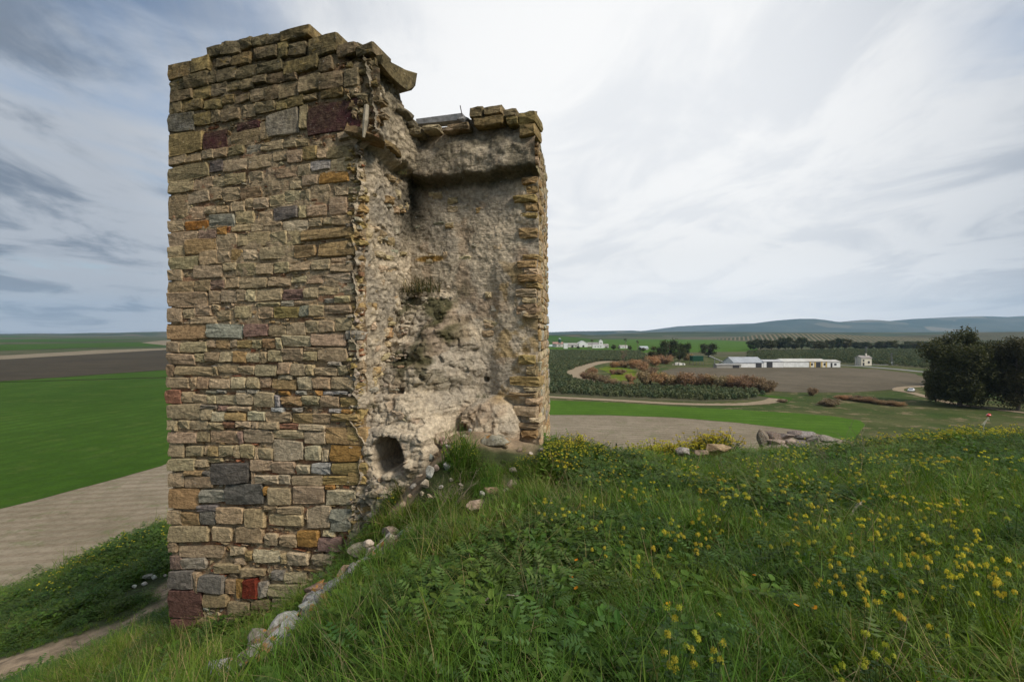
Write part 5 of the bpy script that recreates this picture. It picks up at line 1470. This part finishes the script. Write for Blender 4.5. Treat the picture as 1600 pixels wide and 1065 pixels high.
def foot_rubble():
    r = empty('rubble_pile', hit(660, 740), 'loose pale rubble spilling below the arched niche', 'rubble')
    spots = [(660,700,14),(650,706,10),(670,690,12),(640,745,16),(628,752,14),(612,758,16),(598,765,14),(650,730,11),(655,745,9),(645,762,12),(620,775,13),(605,785,12),(630,790,10),(590,795,14),(660,775,9),(575,812,12),(600,808,11),(640,778,8),(655,715,8),(683,712,9),(690,722,8),(700,700,9),(712,690,8),(725,684,10),(700,664,10),(716,668,8),(735,674,9),(705,752,8),(720,760,7),(688,764,9),(672,778,10),(645,806,9),(735,742,7),(845,704,9),(830,712,10),(812,705,8),(790,700,9),(765,694,10)]
    for px, py, w in spots:
        p = hit(px, py, d0=5.0); s = p.y / F * w * .5
        c = random.choice([(.50, .44, .34), (.42, .36, .27), (.38, .36, .32), (.48, .36, .28), (.33, .25, .17)])
        mb = MB(); v_, f_ = blob((0, 0, 0), (s * random.uniform(.9, 1.4), s, s * random.uniform(.6, 1)), c, random.randint(1, 9999), 2, ang=random.uniform(-.5, .5), rough=.4)
        mb.add(v_, f_, jcol(c)); o = mb.build('stone', M_PALE, r); o.location = p + Vector((0, 0, s * .35)) - r.location
        ROCKS.append((p.x, p.y, s * .6))
foot_rubble()
def ruin():
    c = hit(1245, 708)
    r = empty('ruined_wall', c, 'stub of ruined masonry wall on the crest of the hill', 'ruin')
    d = c.y; s = d / F
    def st(px, py, w, h, col, dd=0.0):
        py -= 3
        p = W(px, py, d + dd); mb = MB()
        v_, f_ = blob((0, 0, 0), (w * s * .56, w * s * .5, h * s * .56), col, random.randint(1, 9999), 3, rough=.3)
        mb.add(v_, f_, jcol(col)); o = mb.build('stone', M_ROCK2, r); o.location = p - r.location
    for a in ((1192,692,18,34,(.22,.17,.13),.3),(1205,686,30,20,(.2,.16,.13),.6),(1215,700,40,16,(.34,.27,.22)),(1210,692,30,10,(.36,.29,.24)),(1232,693,26,12,(.36,.29,.24)),(1250,698,30,16,(.27,.24,.22)),(1225,683,26,9,(.3,.25,.21),.4),
              (1255,683,36,14,(.32,.3,.28),.5),(1270,690,26,14,(.26,.23,.2)),(1288,688,30,12,(.27,.24,.21),.2),(1240,679,22,7,(.24,.2,.17),.6),(1300,690,22,8,(.24,.21,.18),.3),(1203,704,26,9,(.32,.26,.22),-.2),(1236,706,30,8,(.3,.26,.22),-.2),(1278,698,24,8,(.25,.22,.19),-.1)):
        st(*a)
M_ROCK2 = mat_rock('brown_lichen_rock', .15)
ruin()

# ------------------------------------------------------------------ plants on the hill
def blade(mb, base, h, w, ang, lean, col, seg=4, tip=.0):
    dx, dy = math.cos(ang), math.sin(ang)
    sx, sy = -dy, dx
    L, Rr = [], []
    for i in range(seg + 1):
        t = i / seg
        bend = lean * t * t
        x = base[0] + dx * bend * h; y = base[1] + dy * bend * h; z = base[2] + h * t * (1 - .35 * lean * t)
        ww = w * (1 - t ** 1.6) * .5 + (0.0002)
        L.append((x - sx * ww, y - sy * ww, z)); Rr.append((x + sx * ww, y + sy * ww, z))
    vs_ = L + Rr; n = seg + 1
    mb.add(vs_, [(i, n + i, n + i + 1, i + 1) for i in range(seg)], col)
def lerpc(a, b, t): return tuple(x * (1 - t) + y * t for x, y in zip(a, b))
def grass_tuft(seed, n=46, h=.24, rad=.13, w=.0065, ca=(.052, .112, .010), cb=(.135, .225, .024), dry=.09):
    random.seed(seed); mb = MB()
    main = random.uniform(0, 6.28)
    for k in range(n):
        a = random.uniform(0, 6.28); r_ = rad * math.sqrt(random.random())
        c = lerpc(ca, cb, random.random())
        if random.random() < dry: c = (.26, .21, .10)
        blade(mb, (r_ * math.cos(a), r_ * math.sin(a), -.02), h * random.uniform(.5, 1.25), w * random.uniform(.6, 1.3), random.gauss(main, 1.3), random.uniform(.15, 1.05), c)
    return mb
def leaf(mb, p, d, up, L, w, col, lobes=1):
    d = Vector(d).normalized(); s = d.cross(Vector(up)); s = s.normalized() if s.length > .01 else Vector((1, 0, 0)); u = s.cross(d)
    p = Vector(p)
    if lobes == 1:
        pts = [p, p + d * L * .35 + s * w * .5 + u * L * .04, p + d * L * .75 + s * w * .38, p + d * L - u * L * .08, p + d * L * .75 - s * w * .38, p + d * L * .35 - s * w * .5 + u * L * .04, p + d * L * .5 - u * L * .03]
        mb.add(pts, [(0, 1, 6), (1, 2, 6), (2, 3, 6), (3, 4, 6), (4, 5, 6), (5, 0, 6)], col)
    else:
        for i in range(lobes):
            t = (i + .6) / lobes; q = p + d * L * t; ww = w * (.55 + .5 * math.sin(t * 3.1)) * .5
            for sg in (-1, 1):
                mb.add([q - d * L * .06, q + s * sg * ww + d * L * .07 - u * L * .03, q + d * L * .10], [(0, 1, 2)], col)
        q = p + d * L; mb.add([q - d * L * .15 + s * w * .2, q + d * L * .12, q - d * L * .15 - s * w * .2], [(0, 1, 2)], col)
def weed(seed, n=46, h=.20, rad=.15, L=.055, w=.034, ca=(.048, .10, .012), cb=(.115, .185, .032), lob=1):
    random.seed(seed); mb = MB()
    for k in range(n):
        a = random.uniform(0, 6.28); r_ = rad * math.sqrt(random.random()); z = h * random.uniform(.15, 1.0) * (1.15 - r_ / rad * .5)
        p = (r_ * math.cos(a), r_ * math.sin(a), z)
        b = a + random.gauss(0, .9)
        leaf(mb, p, (math.cos(b), math.sin(b), random.uniform(-.3, .6)), (0, 0, 1), L * random.uniform(.6, 1.4), w * random.uniform(.7, 1.3), lerpc(ca, cb, random.random()), lob)
        if k % 3 == 0: blade(mb, (p[0] * .4, p[1] * .4, -.02), z, .004, a, .5, ca, 2)
    return mb
def dry_stalks(seed, n=14, h=.55, rad=.12):
    random.seed(seed); mb = MB()
    for k in range(n):
        a = random.uniform(0, 6.28); r_ = rad * math.sqrt(random.random())
        blade(mb, (r_ * math.cos(a), r_ * math.sin(a), 0), h * random.uniform(.4, 1.2), .0035, random.uniform(0, 6.28), random.uniform(.2, 1.3), lerpc((.20, .16, .08), (.38, .31, .17), random.random()), 5)
    return mb
def twig(seed, h=.6, n=7):
    random.seed(seed); mb = MB()
    def br(p, d, L, r_, lev):
        pts = [p]; q = p.copy()
        for i in range(4):
            d = (d + Vector((random.gauss(0, .18), random.gauss(0, .18), random.gauss(0, .1)))).normalized(); q = q + d * L / 4; pts.append(q.copy())
            if lev < 2 and i > 0: br(q.copy(), (d + Vector((random.gauss(0, .6), random.gauss(0, .6), random.gauss(.1, .3)))).normalized(), L * .5, r_ * .55, lev + 1)
        mb.tube(pts, [r_ * (1 - .15 * i) for i in range(5)], (.20, .16, .12), 4)
    for k in range(n):
        a = random.uniform(0, 6.28); br(Vector((0, 0, -.02)), Vector((math.cos(a) * .5, math.sin(a) * .5, 1)).normalized(), h * random.uniform(.6, 1), .006, 0)
    return mb
YEL = (.50, .44, .05)
def mustard(seed, h=.5, heads=4, spread=.12, fs=.011):
    "stems and leaves in one mesh, flower heads in another"
    random.seed(seed); st, fl = MB(), MB()
    for k in range(heads):
        a = random.uniform(0, 6.28); r_ = spread * random.uniform(.2, 1)
        hh = h * random.uniform(.7, 1.1)
        top = Vector((r_ * math.cos(a), r_ * math.sin(a), hh))
        mid = top * .5 + Vector((0, 0, .05 * h))
        st.tube([(0, 0, -.03), mid, top], [.004, .003, .002], (.07, .12, .03), 4)
        for j in range(5):
            t = random.uniform(.1, .8); p = mid.lerp(top, t) if t > .5 else Vector((0, 0, 0)).lerp(mid, t * 2)
            b = random.uniform(0, 6.28)
            leaf(st, p, (math.cos(b), math.sin(b), .2), (0, 0, 1), .07 * (1.2 - t), .03, (.05, .09, .025), 1)
        for j in range(random.randint(8, 18)):
            v = Vector((random.gauss(0, 1), random.gauss(0, 1), abs(random.gauss(0, 1)))).normalized()
            p = top + Vector((v.x * .021, v.y * .021, v.z * .014)) * random.uniform(.5, 1.2)
            u = v.cross(Vector((random.random(), random.random(), .3))).normalized(); w_ = v.cross(u)
            s = fs * random.uniform(.7, 1.2)
            c = jcol(YEL, .12)
            fl.add([p, p + (u + w_ * .35) * s, p + (u - w_ * .35) * s, p + (-u + w_ * .35) * s, p + (-u - w_ * .35) * s,
                    p + (w_ + u * .35) * s, p + (w_ - u * .35) * s, p + (-w_ + u * .35) * s, p + (-w_ - u * .35) * s],
                   [(0, 1, 2), (0, 4, 3), (0, 6, 5), (0, 7, 8)], c)
    return st, fl
GP = [grass_tuft(s, n=50, h=.20 + .03 * (s % 4)) for s in range(1, 7)] + [grass_tuft(s, n=36, h=.34, w=.008, ca=(.055, .11, .012), cb=(.14, .22, .03), dry=.12) for s in range(7, 10)]
GPo = [m.build('grass_%02d' % i, M_LEAF, link=False) for i, m in enumerate(GP)]
WP_ = [weed(s) for s in range(20, 24)] + [weed(s, n=30, L=.075, w=.05, lob=4, h=.22, rad=.17, ca=(.045, .09, .018), cb=(.105, .165, .045)) for s in range(24, 28)] + [weed(s, n=60, L=.035, w=.03, h=.12, ca=(.05, .11, .018), cb=(.11, .20, .03)) for s in range(28, 30)]
WPo = [m.build('weed_%02d' % i, M_LEAF, link=False) for i, m in enumerate(WP_)]
DPo = [dry_stalks(s).build('dry_%02d' % i, M_DRY, link=False) for i, s in enumerate(range(40, 45))] + [dry_stalks(50, 30, .3, .2).build('dry_05', M_DRY, link=False)]
def mustard_joint(seed, **k):
    st, fl = mustard(seed, **k)
    m = MB(); m.add(st.v, st.f, list(st.c)); m.add(fl.v, fl.f, list(fl.c)); return m
MPo = [mustard_joint(s, h=.46, heads=9, spread=.26, fs=.010).build('mustard_%02d' % i, M_LEAF, link=False) for i, s in enumerate(range(60, 65))]
random.seed(99)
C_G = proto_coll('grass_protos', GPo); C_W = proto_coll('weed_protos', WPo); C_D = proto_coll('dry_protos', DPo); C_M = proto_coll('mustard_protos', MPo)

def footprint(x, y):
    "inside the tower plan, slightly grown"
    pg = [(L0.x, L0.y), (C0.x, C0.y), (C0.x + .6, C0.y + .1), (I0.x + .4 + .0, I0.y - 1.6), (I0.x + .75, I0.y - .6), (J0.x, J0.y - .1), (K0.x + .05, K0.y), (M0.x, M0.y)]
    return inside(x, y, pg)
RIDGE = [W(*a) for a in ((606,866,6.05),(560,893,5.6),(500,938,4.9),(445,985,4.35),(392,1035,3.85),(345,1085,3.45))]
def ridge_dist(x, y):
    d = np.full(np.shape(x), 99.0)
    for a, b in zip(RIDGE[:-1], RIDGE[1:]):
        ab = np.array((b.x - a.x, b.y - a.y)); t = np.clip(((x - a.x) * ab[0] + (y - a.y) * ab[1]) / (ab @ ab), 0, 1)
        d = np.minimum(d, np.hypot(x - a.x - t * ab[0], y - a.y - t * ab[1]))
    return d
def veg_scale(x, y):
    "how tall plants stand at x, y: short round stones, ruins and on the worn mound"
    k = np.ones(np.shape(x))
    k = k * (.20 + .80 * sstep(ridge_dist(x, y) + .12 * fbm(x * 3, y * 3, seed=301), .16, .62))
    k = k * (.25 + .75 * sstep(np.hypot((x - 7.6) / 1.9, (y - 12.2) / 1.7), .6, 1.1))
    k = k * (.35 + .65 * sstep(np.hypot((x - 4.6) / 1.6, (y - 12) / 1.6), .6, 1.1))
    k = k * (.45 + .55 * sstep(np.hypot((x - 2.2) / 1.2, (y - 12) / 2.0), .6, 1.1))
    k = k * (.25 + .75 * sstep(np.hypot((x + .3) / 1.35, (y - 8.6) / 1.05), .7, 1.1))
    k = k * (.5 + .5 * sstep(np.hypot((x + 1.45) / .35, (y - 7.7) / .75), .7, 1.3))
    k = k * (.6 + .4 * sstep(np.hypot((x + .52) / .28, (y - 6.4) / .5), .6, 1.3))
    k = k * (.6 + .4 * sstep(np.hypot((x + .05) / .6, (y - 7.2) / .7), .6, 1.2))
    k = k * (.35 + .65 * sstep(np.hypot((x + 1.68) / .5, (y - 5.6) / .6), .5, 1.1))
    k = k * (.30 + .70 * sstep(path_dist(x, y), 1.4, 4.2))
    for rx, ry, rr in ROCKS:
        L_ = math.hypot(rx, ry); fa = 10.5 < L_ < 15 or L_ > 18; q = .10 + rr * .9 + .3 * fa; f = (L_ - .22 - rr * .3 - .55 * fa) / L_
        k = k * (.22 + .78 * sstep(np.hypot(x - rx * f, y - ry * f), q * .6, q * 1.5 + .05))
    return k
def sample(n, r0, r1, a0=-52, a1=52):
    r = np.sqrt(rs.uniform(r0 ** 2, r1 ** 2, n)); a = np.radians(rs.uniform(a0, a1, n))
    return r * np.sin(a), r * np.cos(a)
def lay(name, coll, nidx, x, y, s, tilt, label, zoff=0.0, idx=None, sz=None):
    z = hz(x, y) + zoff
    s = s * veg_scale(x, y)
    m = (z > -24.3) & (s > .26 * rs.uniform(.6, 1.5, len(s)))
    x, y, z, s = x[m], y[m], z[m], s[m]
    n = len(x)
    idx = rs.randint(0, nidx, n) if idx is None else idx[m]
    sc = np.stack([s, s, s * (rs.uniform(.8, 1.2, n) if sz is None else sz[m])], 1)
    rot = np.stack([rs.normal(0, tilt, n), rs.normal(0, tilt, n), rs.uniform(0, 6.28, n)], 1)
    print(name, n)
    return scatter(name, np.stack([x, y, z], 1), rot, sc, idx, coll, label)
def grass_all():
    parts = []
    for (n, r0, r1, s0, s1) in ((7000, 1.3, 6, .7, 1.2), (20000, 6, 15, .85, 1.4), (26000, 15, 34, 1.2, 1.9), (9000, 34, 62, 3, 4.6)):
        x, y = sample(n, r0, r1)
        m = ~footprint(x, y) & (dirt_mask(x, y) < rs.uniform(.25, .75, n)) & (x * 0 + hz(x, y) > -24.5)
        parts.append((x[m], y[m], rs.uniform(s0, s1, m.sum())))
    x = np.concatenate([p[0] for p in parts]); y = np.concatenate([p[1] for p in parts]); s = np.concatenate([p[2] for p in parts])
    g = fbm(x * .55, y * .55, octv=3, seed=81)
    r = np.hypot(x, y)
    weedy = sstep(g + .16 * sstep(x, -1, 3) - .3 * sstep(-x, .2, 1.2) * (r < 12), -.02, .3)
    u = rs.uniform(size=len(x))
    isw = u < weedy * .74 + .12
    xg, yg, sg = x[~isw], y[~isw], s[~isw]
    clump = fbm(xg * 1.2, yg * 1.2, octv=2, seed=82)
    lay('grass', C_G, 9, xg, yg, sg * (1 + .35 * clump), .25, 'lush green grass over the hill')
    lay('weeds', C_W, 10, x[isw], y[isw], s[isw] * 1.15, .2, 'leafy green weeds among the grass')
    # more broad leaves low in front
    x2, y2 = sample(6000, 1.5, 9)
    m = ~footprint(x2, y2) & (dirt_mask(x2, y2) < .4) & (fbm(x2 * .8, y2 * .8, seed=83) + .3 * sstep(x2, 0, 3) > 0)
    lay('clover', C_W, 10, x2[m], y2[m], rs.uniform(.6, 1.1, m.sum()), .25, 'small leafed clover and weeds near the camera')
    # dry straw on the slope below the tower and near the crest
    x3, y3 = sample(7500, 2.2, 16)
    w = .45 * (fbm(x3 * .7, y3 * .7, seed=88) > .05) + .9 * np.exp(-((x3 + 5.5) / 2.5) ** 2 - ((y3 - 8.5) / 2.5) ** 2) + np.exp(-((x3 + .3) / 1.2) ** 2 - ((y3 - 5.6) / 1.7) ** 2) + .9 * np.exp(-((x3 + 1.8) / .7) ** 2 - ((y3 - 6.2) / 1.3) ** 2) + .45 * np.exp(-((x3 - 8.0) / 2.4) ** 2 - ((y3 - 12.3) / 1.6) ** 2) + .05
    m = ~footprint(x3, y3) & (rs.uniform(size=len(x3)) < w)
    lay('dry_grass', C_D, 6, x3[m], y3[m], rs.uniform(.5, 1.1, m.sum()), .45, 'dry straw coloured stalks in the grass')
    # dense bushy weeds on the left flank and just past the crest
    x4, y4 = sample(15000, 17, 46, -56, -18)
    m = (fbm(x4 * .35, y4 * .35, octv=3, seed=85) > -.12) & (path_dist(x4, y4) > 1.6)
    m &= hz(x4, y4) > -22.5
    m &= path_dist(x4, y4) > 2.4
    n4 = m.sum()
    lay('bushy_weeds', C_W, 10, x4[m], y4[m], rs.uniform(1.5, 3.0, n4), .2, 'thick bushy weeds down the left flank of the hill')
grass_all()
def mustards():
    # thick yellow bank behind the crest, at right, and by the tower foot
    banks = []
    def bank(cx, cy, rx, ry, n, s0, s1):
        x = rs.normal(0, .5, n) * rx + cx; y = rs.normal(0, .5, n) * ry + cy
        banks.append((x, y, rs.uniform(s0, s1, n)))
    bank(11.9, 12.4, 3.0, 1.3, 240, .75, 1.15); bank(14.5, 14.3, 4.0, 1.6, 90, .8, 1.15)
    bank(.15, 7.6, 1.2, .5, 90, .6, .85); bank(-.85, 7.5, .6, .45, 34, .5, .75); bank(1.1, 8.5, .7, .5, 70, .6, .9)
    bank(5.6, 6.6, 3.4, 2.6, 60, .75, 1.05); bank(2.6, 5.4, 1.6, 1.6, 14, .7, .9)
    for cx in (3.4, 4.1, 4.9, 5.6): bank(cx, 13.6, .55, .5, 60, 1.2, 1.8)
    bank(-17, 25, 6, 5, 70, 1.2, 1.8)
    bank(1.2, 7.6, 1.6, 1.5, 22, .6, .8)
    x = np.concatenate([b[0] for b in banks]); y = np.concatenate([b[1] for b in banks]); s = np.concatenate([b[2] for b in banks])
    m = ~footprint(x, y) & (y > 2)
    lay('mustard_bank', C_M, 5, x[m], y[m], s[m], .15, 'thick drift of yellow flowering mustard')
    # plants one can tell apart nearer the camera
    protos = []
    for s_ in range(70, 76):
        st, fl = mustard(s_, h=.42, heads=random.choice((2, 3, 4)), spread=.10, fs=.010)
        a = st.build('stem', M_LEAF, link=False); b = fl.build('flower_head', M_PETAL, link=False); protos.append((a, b))
    spots = [(1175,735),(1205,762),(1220,758),(1245,752),(1268,764),(1250,775),(1283,772),(1230,765),(1262,785),(1285,795),(1270,805),(1262,812),(1090,805),(1095,812),(1180,810),(1198,810),(1060,832),(1050,829),(1057,838),(1090,842),(1096,848),(1072,846),(1120,800),
             (1195,842),(1220,841),(1130,828),(1087,827),(962,742),(955,740),(945,745),(938,742),(975,765),(990,752),(930,790),(925,805),(905,792),(992,770),(1000,780),(978,775),(1385,748),(1403,752),(1335,745),(1330,758),(1345,752),(1362,772),(1380,772),(1345,803),(1372,820),(1385,820),
             (1360,828),(1400,822),(1378,812),(1398,828),(1450,835),(1445,842),(1454,838),(1488,795),(1498,797),(1455,806),(1468,808),(1433,812),(1478,812),(1408,855),(1412,860),(1372,868),(1470,875),(1490,878),(1512,880),(1480,892),(1510,895),(1525,890),(1472,900),(1540,905),(1570,920),(1580,915),(1555,930),
             (1400,906),(1345,900),(1350,910),(1310,895),(1318,865),(1322,870),(1380,932),(1385,928),(1367,1026),(1370,1030),(1312,925),(1308,930),(1500,925),(1465,970),(1345,1062),(1410,950),(1330,890),(1290,870),(1250,860),(1225,840),(1350,935),(1540,870),(1560,885),(1590,900),(1520,850),(1500,840),(1530,835),(1475,860),(1455,870),(1430,885),
             (1050,860),(1025,855),(1000,880),(960,830),(935,850),(1010,905),(1045,990),(1105,1052),(1115,1048),(1050,1035),(1042,1030),(870,790),(850,800),(846,792),(880,800),(900,815)]
    for k, (px, py) in enumerate(spots):
        p = hit(px, py, .36)
        if p.y > 30: continue
        r = empty('mustard_plant', p, 'yellow flowering mustard stem standing clear of the weeds', 'mustard plant', 'yellow mustard plants scattered over the near slope')
        a, b = protos[k % 6]
        for s_ in (a, b):
            c = s_.copy(); COL.objects.link(c); c.parent = r
        r.rotation_euler = (random.uniform(-.15, .15), random.uniform(-.15, .15), random.uniform(0, 6.28))
        sc = random.uniform(.65, .95) * (1 if p.y > 4 else .72); r.scale = (sc, sc, 1.0)
    # orange marigolds
    random.seed(5)
    mb = MB()
    for k in range(9):
        t = 2 * math.pi * k / 9
        u = Vector((math.cos(t), math.sin(t), .25)); s = Vector((-math.sin(t), math.cos(t), 0))
        q = Vector((0, 0, .26))
        mb.add([q, q + u * .012 + s * .005, q + u * .021, q + u * .012 - s * .005], [(0, 1, 2, 3)], (.75, .30, .01))
    mo = mb.build('flower_head', M_PETAL, link=False)
    mb = MB(); mb.tube([(0, 0, -.02), (.01, 0, .14), (0, 0, .26)], .0025, (.06, .11, .03), 4); mst = mb.build('stem', M_LEAF, link=False)
    for px, py in ((1003,806),(1088,733),(1112,749),(1120,752),(1173,762),(1190,763),(1218,795),(1305,828),(1342,828),(1355,836),(1380,834),(1338,865),(1294,885),(1184,898),(914,866),(878,886),(921,905),(1055,925),(1382,745),(1398,746),(1234,943),(1434,1057),(1300,935),(910,750),(1072,760),(690,950),(630,842)):
        p = hit(px, py, .24)
        r = empty('marigold', p, 'small orange marigold in the weeds', 'marigold', 'orange marigolds scattered in the weeds')
        for s_ in (mo, mst):
            c = s_.copy(); COL.objects.link(c); c.parent = r
        sc = .8 if p.y < 6 else 1.1; r.scale = (sc,) * 3; r.rotation_euler = (random.uniform(-.4, .1), random.uniform(-.3, .3), random.uniform(0, 6))
mustards()
def oddments():
    for (px, py, h_, sc, lab) in ((1300,745,.6,1.0,'bare grey twiggy shrub on the slope below the ruined wall'),(1195,765,.6,.8,'small bare thistle standing left of the twiggy shrub'),(1140,760,.5,.7,'low dead thistle in the weeds at mid slope'),(705,800,.5,.9,'tangle of dead grey twigs above the pinkish stone'),(740,965,.35,.5,'dead twigs in the dark hollow at the lower middle'),(1355,722,.7,1.0,'bare brown bush on the crest right of the ruined wall')):
        p = hit(px, py); o = twig(int(px), h_, 6).build('dead_shrub', M_BARK); o.location = p; o.scale = (sc,) * 3
        tag(o, lab, 'dead shrub')
    for i, (a, b, r_, lab) in enumerate((((1322,832),(1355,812),.012,'bleached grey branch lying in the weeds at right'),((735,1000),(810,988),.004,'long pale straw stalk lying across the grass'))):
        p, q = hit(a[0], a[1]), hit(b[0], b[1]); p.z += .16 if i else .1; q.z += .2
        mb = MB(); mb.tube([p, p.lerp(q, .5) + Vector((0, 0, .06)), q], [r_, r_ * 1.3, r_ * .8], (.34, .29, .23), 6)
        tag(mb.build('fallen_branch', M_WOOD), lab, 'branch')
    # red topped streamer on a thin stick near the crest
    p = W(1541, 666, 12.6)
    g = h1(p.x, p.y); s = p.y / F
    r = empty('streamer_stick', (p.x, p.y, g), 'red cap with a white streamer on a thin leaning stick', 'streamer')
    top = Vector((4 * s, 0, p.z + 18 * s - g))
    mb = MB(); mb.tube([(-8 * s, 0, -.05), (-4 * s, 0, p.z - g), top], .006, (.4, .4, .38), 5); mb.build('stick', M_WOOD, r)
    mb = MB(); v_, f_ = blob(tuple(top), (4.2 * s, 4.2 * s, 2.6 * s), (.5, .02, .015), 3, 2, rough=.05); mb.add(v_, f_, (.55, .02, .015)); mb.build('red_cap', M_CAR, r)
    mb = MB()
    mb.add([top + Vector((0, -.01, -2 * s)), top + Vector((-3 * s, -.02, -5 * s)), top + Vector((-10 * s, .03, -15 * s)), top + Vector((-7.5 * s, 0, -15.5 * s)), top + Vector((-2 * s, .02, -8 * s)), top + Vector((1 * s, 0, -9 * s))], [(0, 1, 4), (1, 2, 3, 4), (0, 4, 5)], (.5, .5, .5)); mb.build('white_streamer', M_PETAL, r)
    # leaning wire posts beyond the crest
    p = W(963, 712, 15.5); g = h1(p.x, p.y); s = p.y / F
    r = empty('fence_tripod', (p.x, p.y, g), 'three thin dark posts leaning together at the hill edge', 'fence posts')
    H = -(692 - 520) / F * p.y - g
    for dx in (-9, 0.5, 11):
        mb = MB(); mb.tube([(dx * s, 0, -.1), (0, 0, H)], .02, (.09, .09, .09), 5); mb.build('post', M_METAL, r)
    p = hit(37, 905); mb = MB(); mb.tube([(0, 0, -.1), (.02, 0, 1.1)], .05, (.12, .10, .08), 6)
    o = mb.build('fence_post', M_WOOD); o.location = p; tag(o, 'lone weathered fence post at the edge of the left field', 'fence post')
    # tufts growing on the tower
    def tuft(name, s_, v_, q, sc, lab, n=90):
        mb = grass_tuft(int(sc * 100 + v_ * 10 + 50), n=n, h=.3, rad=.30, w=.008, ca=(.03, .045, .015), cb=(.06, .08, .025), dry=.2)
        o = mb.build(name, M_LEAF); o.location = I0 + E1 * s_ + Vector((0, 0, v_)) - E2 * q; o.scale = (sc, sc * .6, sc)
        tag(o, lab, 'grass tuft')
    tuft('grass_tuft', .42, .78, .28, 1.25, 'dark grass tuft on the ledge high in the recess', 220)
    tuft('grass_tuft', .12, 2.95, .50, .35, 'small green tuft under the parapet in the inner corner')
    tuft('grass_tuft', .08, -1.25, 1.35, .35, 'green tuft in the crack beside the vault stump')
    tuft('grass_tuft', 1.75, -1.12, .55, .4, 'grass tuft on top of the masonry hump')
    mb = grass_tuft(777, n=60, h=.3, rad=.25, ca=(.05, .09, .02), cb=(.09, .14, .03)); o = mb.build('grass_tuft', M_LEAF); o.location = W(622, 182, 8.9); o.scale = (.35,) * 3
    tag(o, 'small tuft on the broken top edge below the capstone', 'grass tuft')
oddments()

# ------------------------------------------------------------------ air
def haze():
    m = bpy.data.materials.new('haze_air'); m.use_nodes = True
    nt = m.node_tree; nt.nodes.clear()
    out = nt.nodes.new('ShaderNodeOutputMaterial'); pv = nt.nodes.new('ShaderNodeVolumePrincipled')
    pv.inputs['Color'].default_value = (.50, .74, 1.0, 1); pv.inputs['Density'].default_value = 5.4e-5; pv.inputs['Anisotropy'].default_value = .2
    nt.links.new(pv.outputs[0], out.inputs['Volume'])
    mb = MB(); mb.box((0, 0, -30.5), (27900, 27900, 900), (1, 1, 1))
    o = mb.build('haze', m); o['kind'] = 'stuff'
haze()
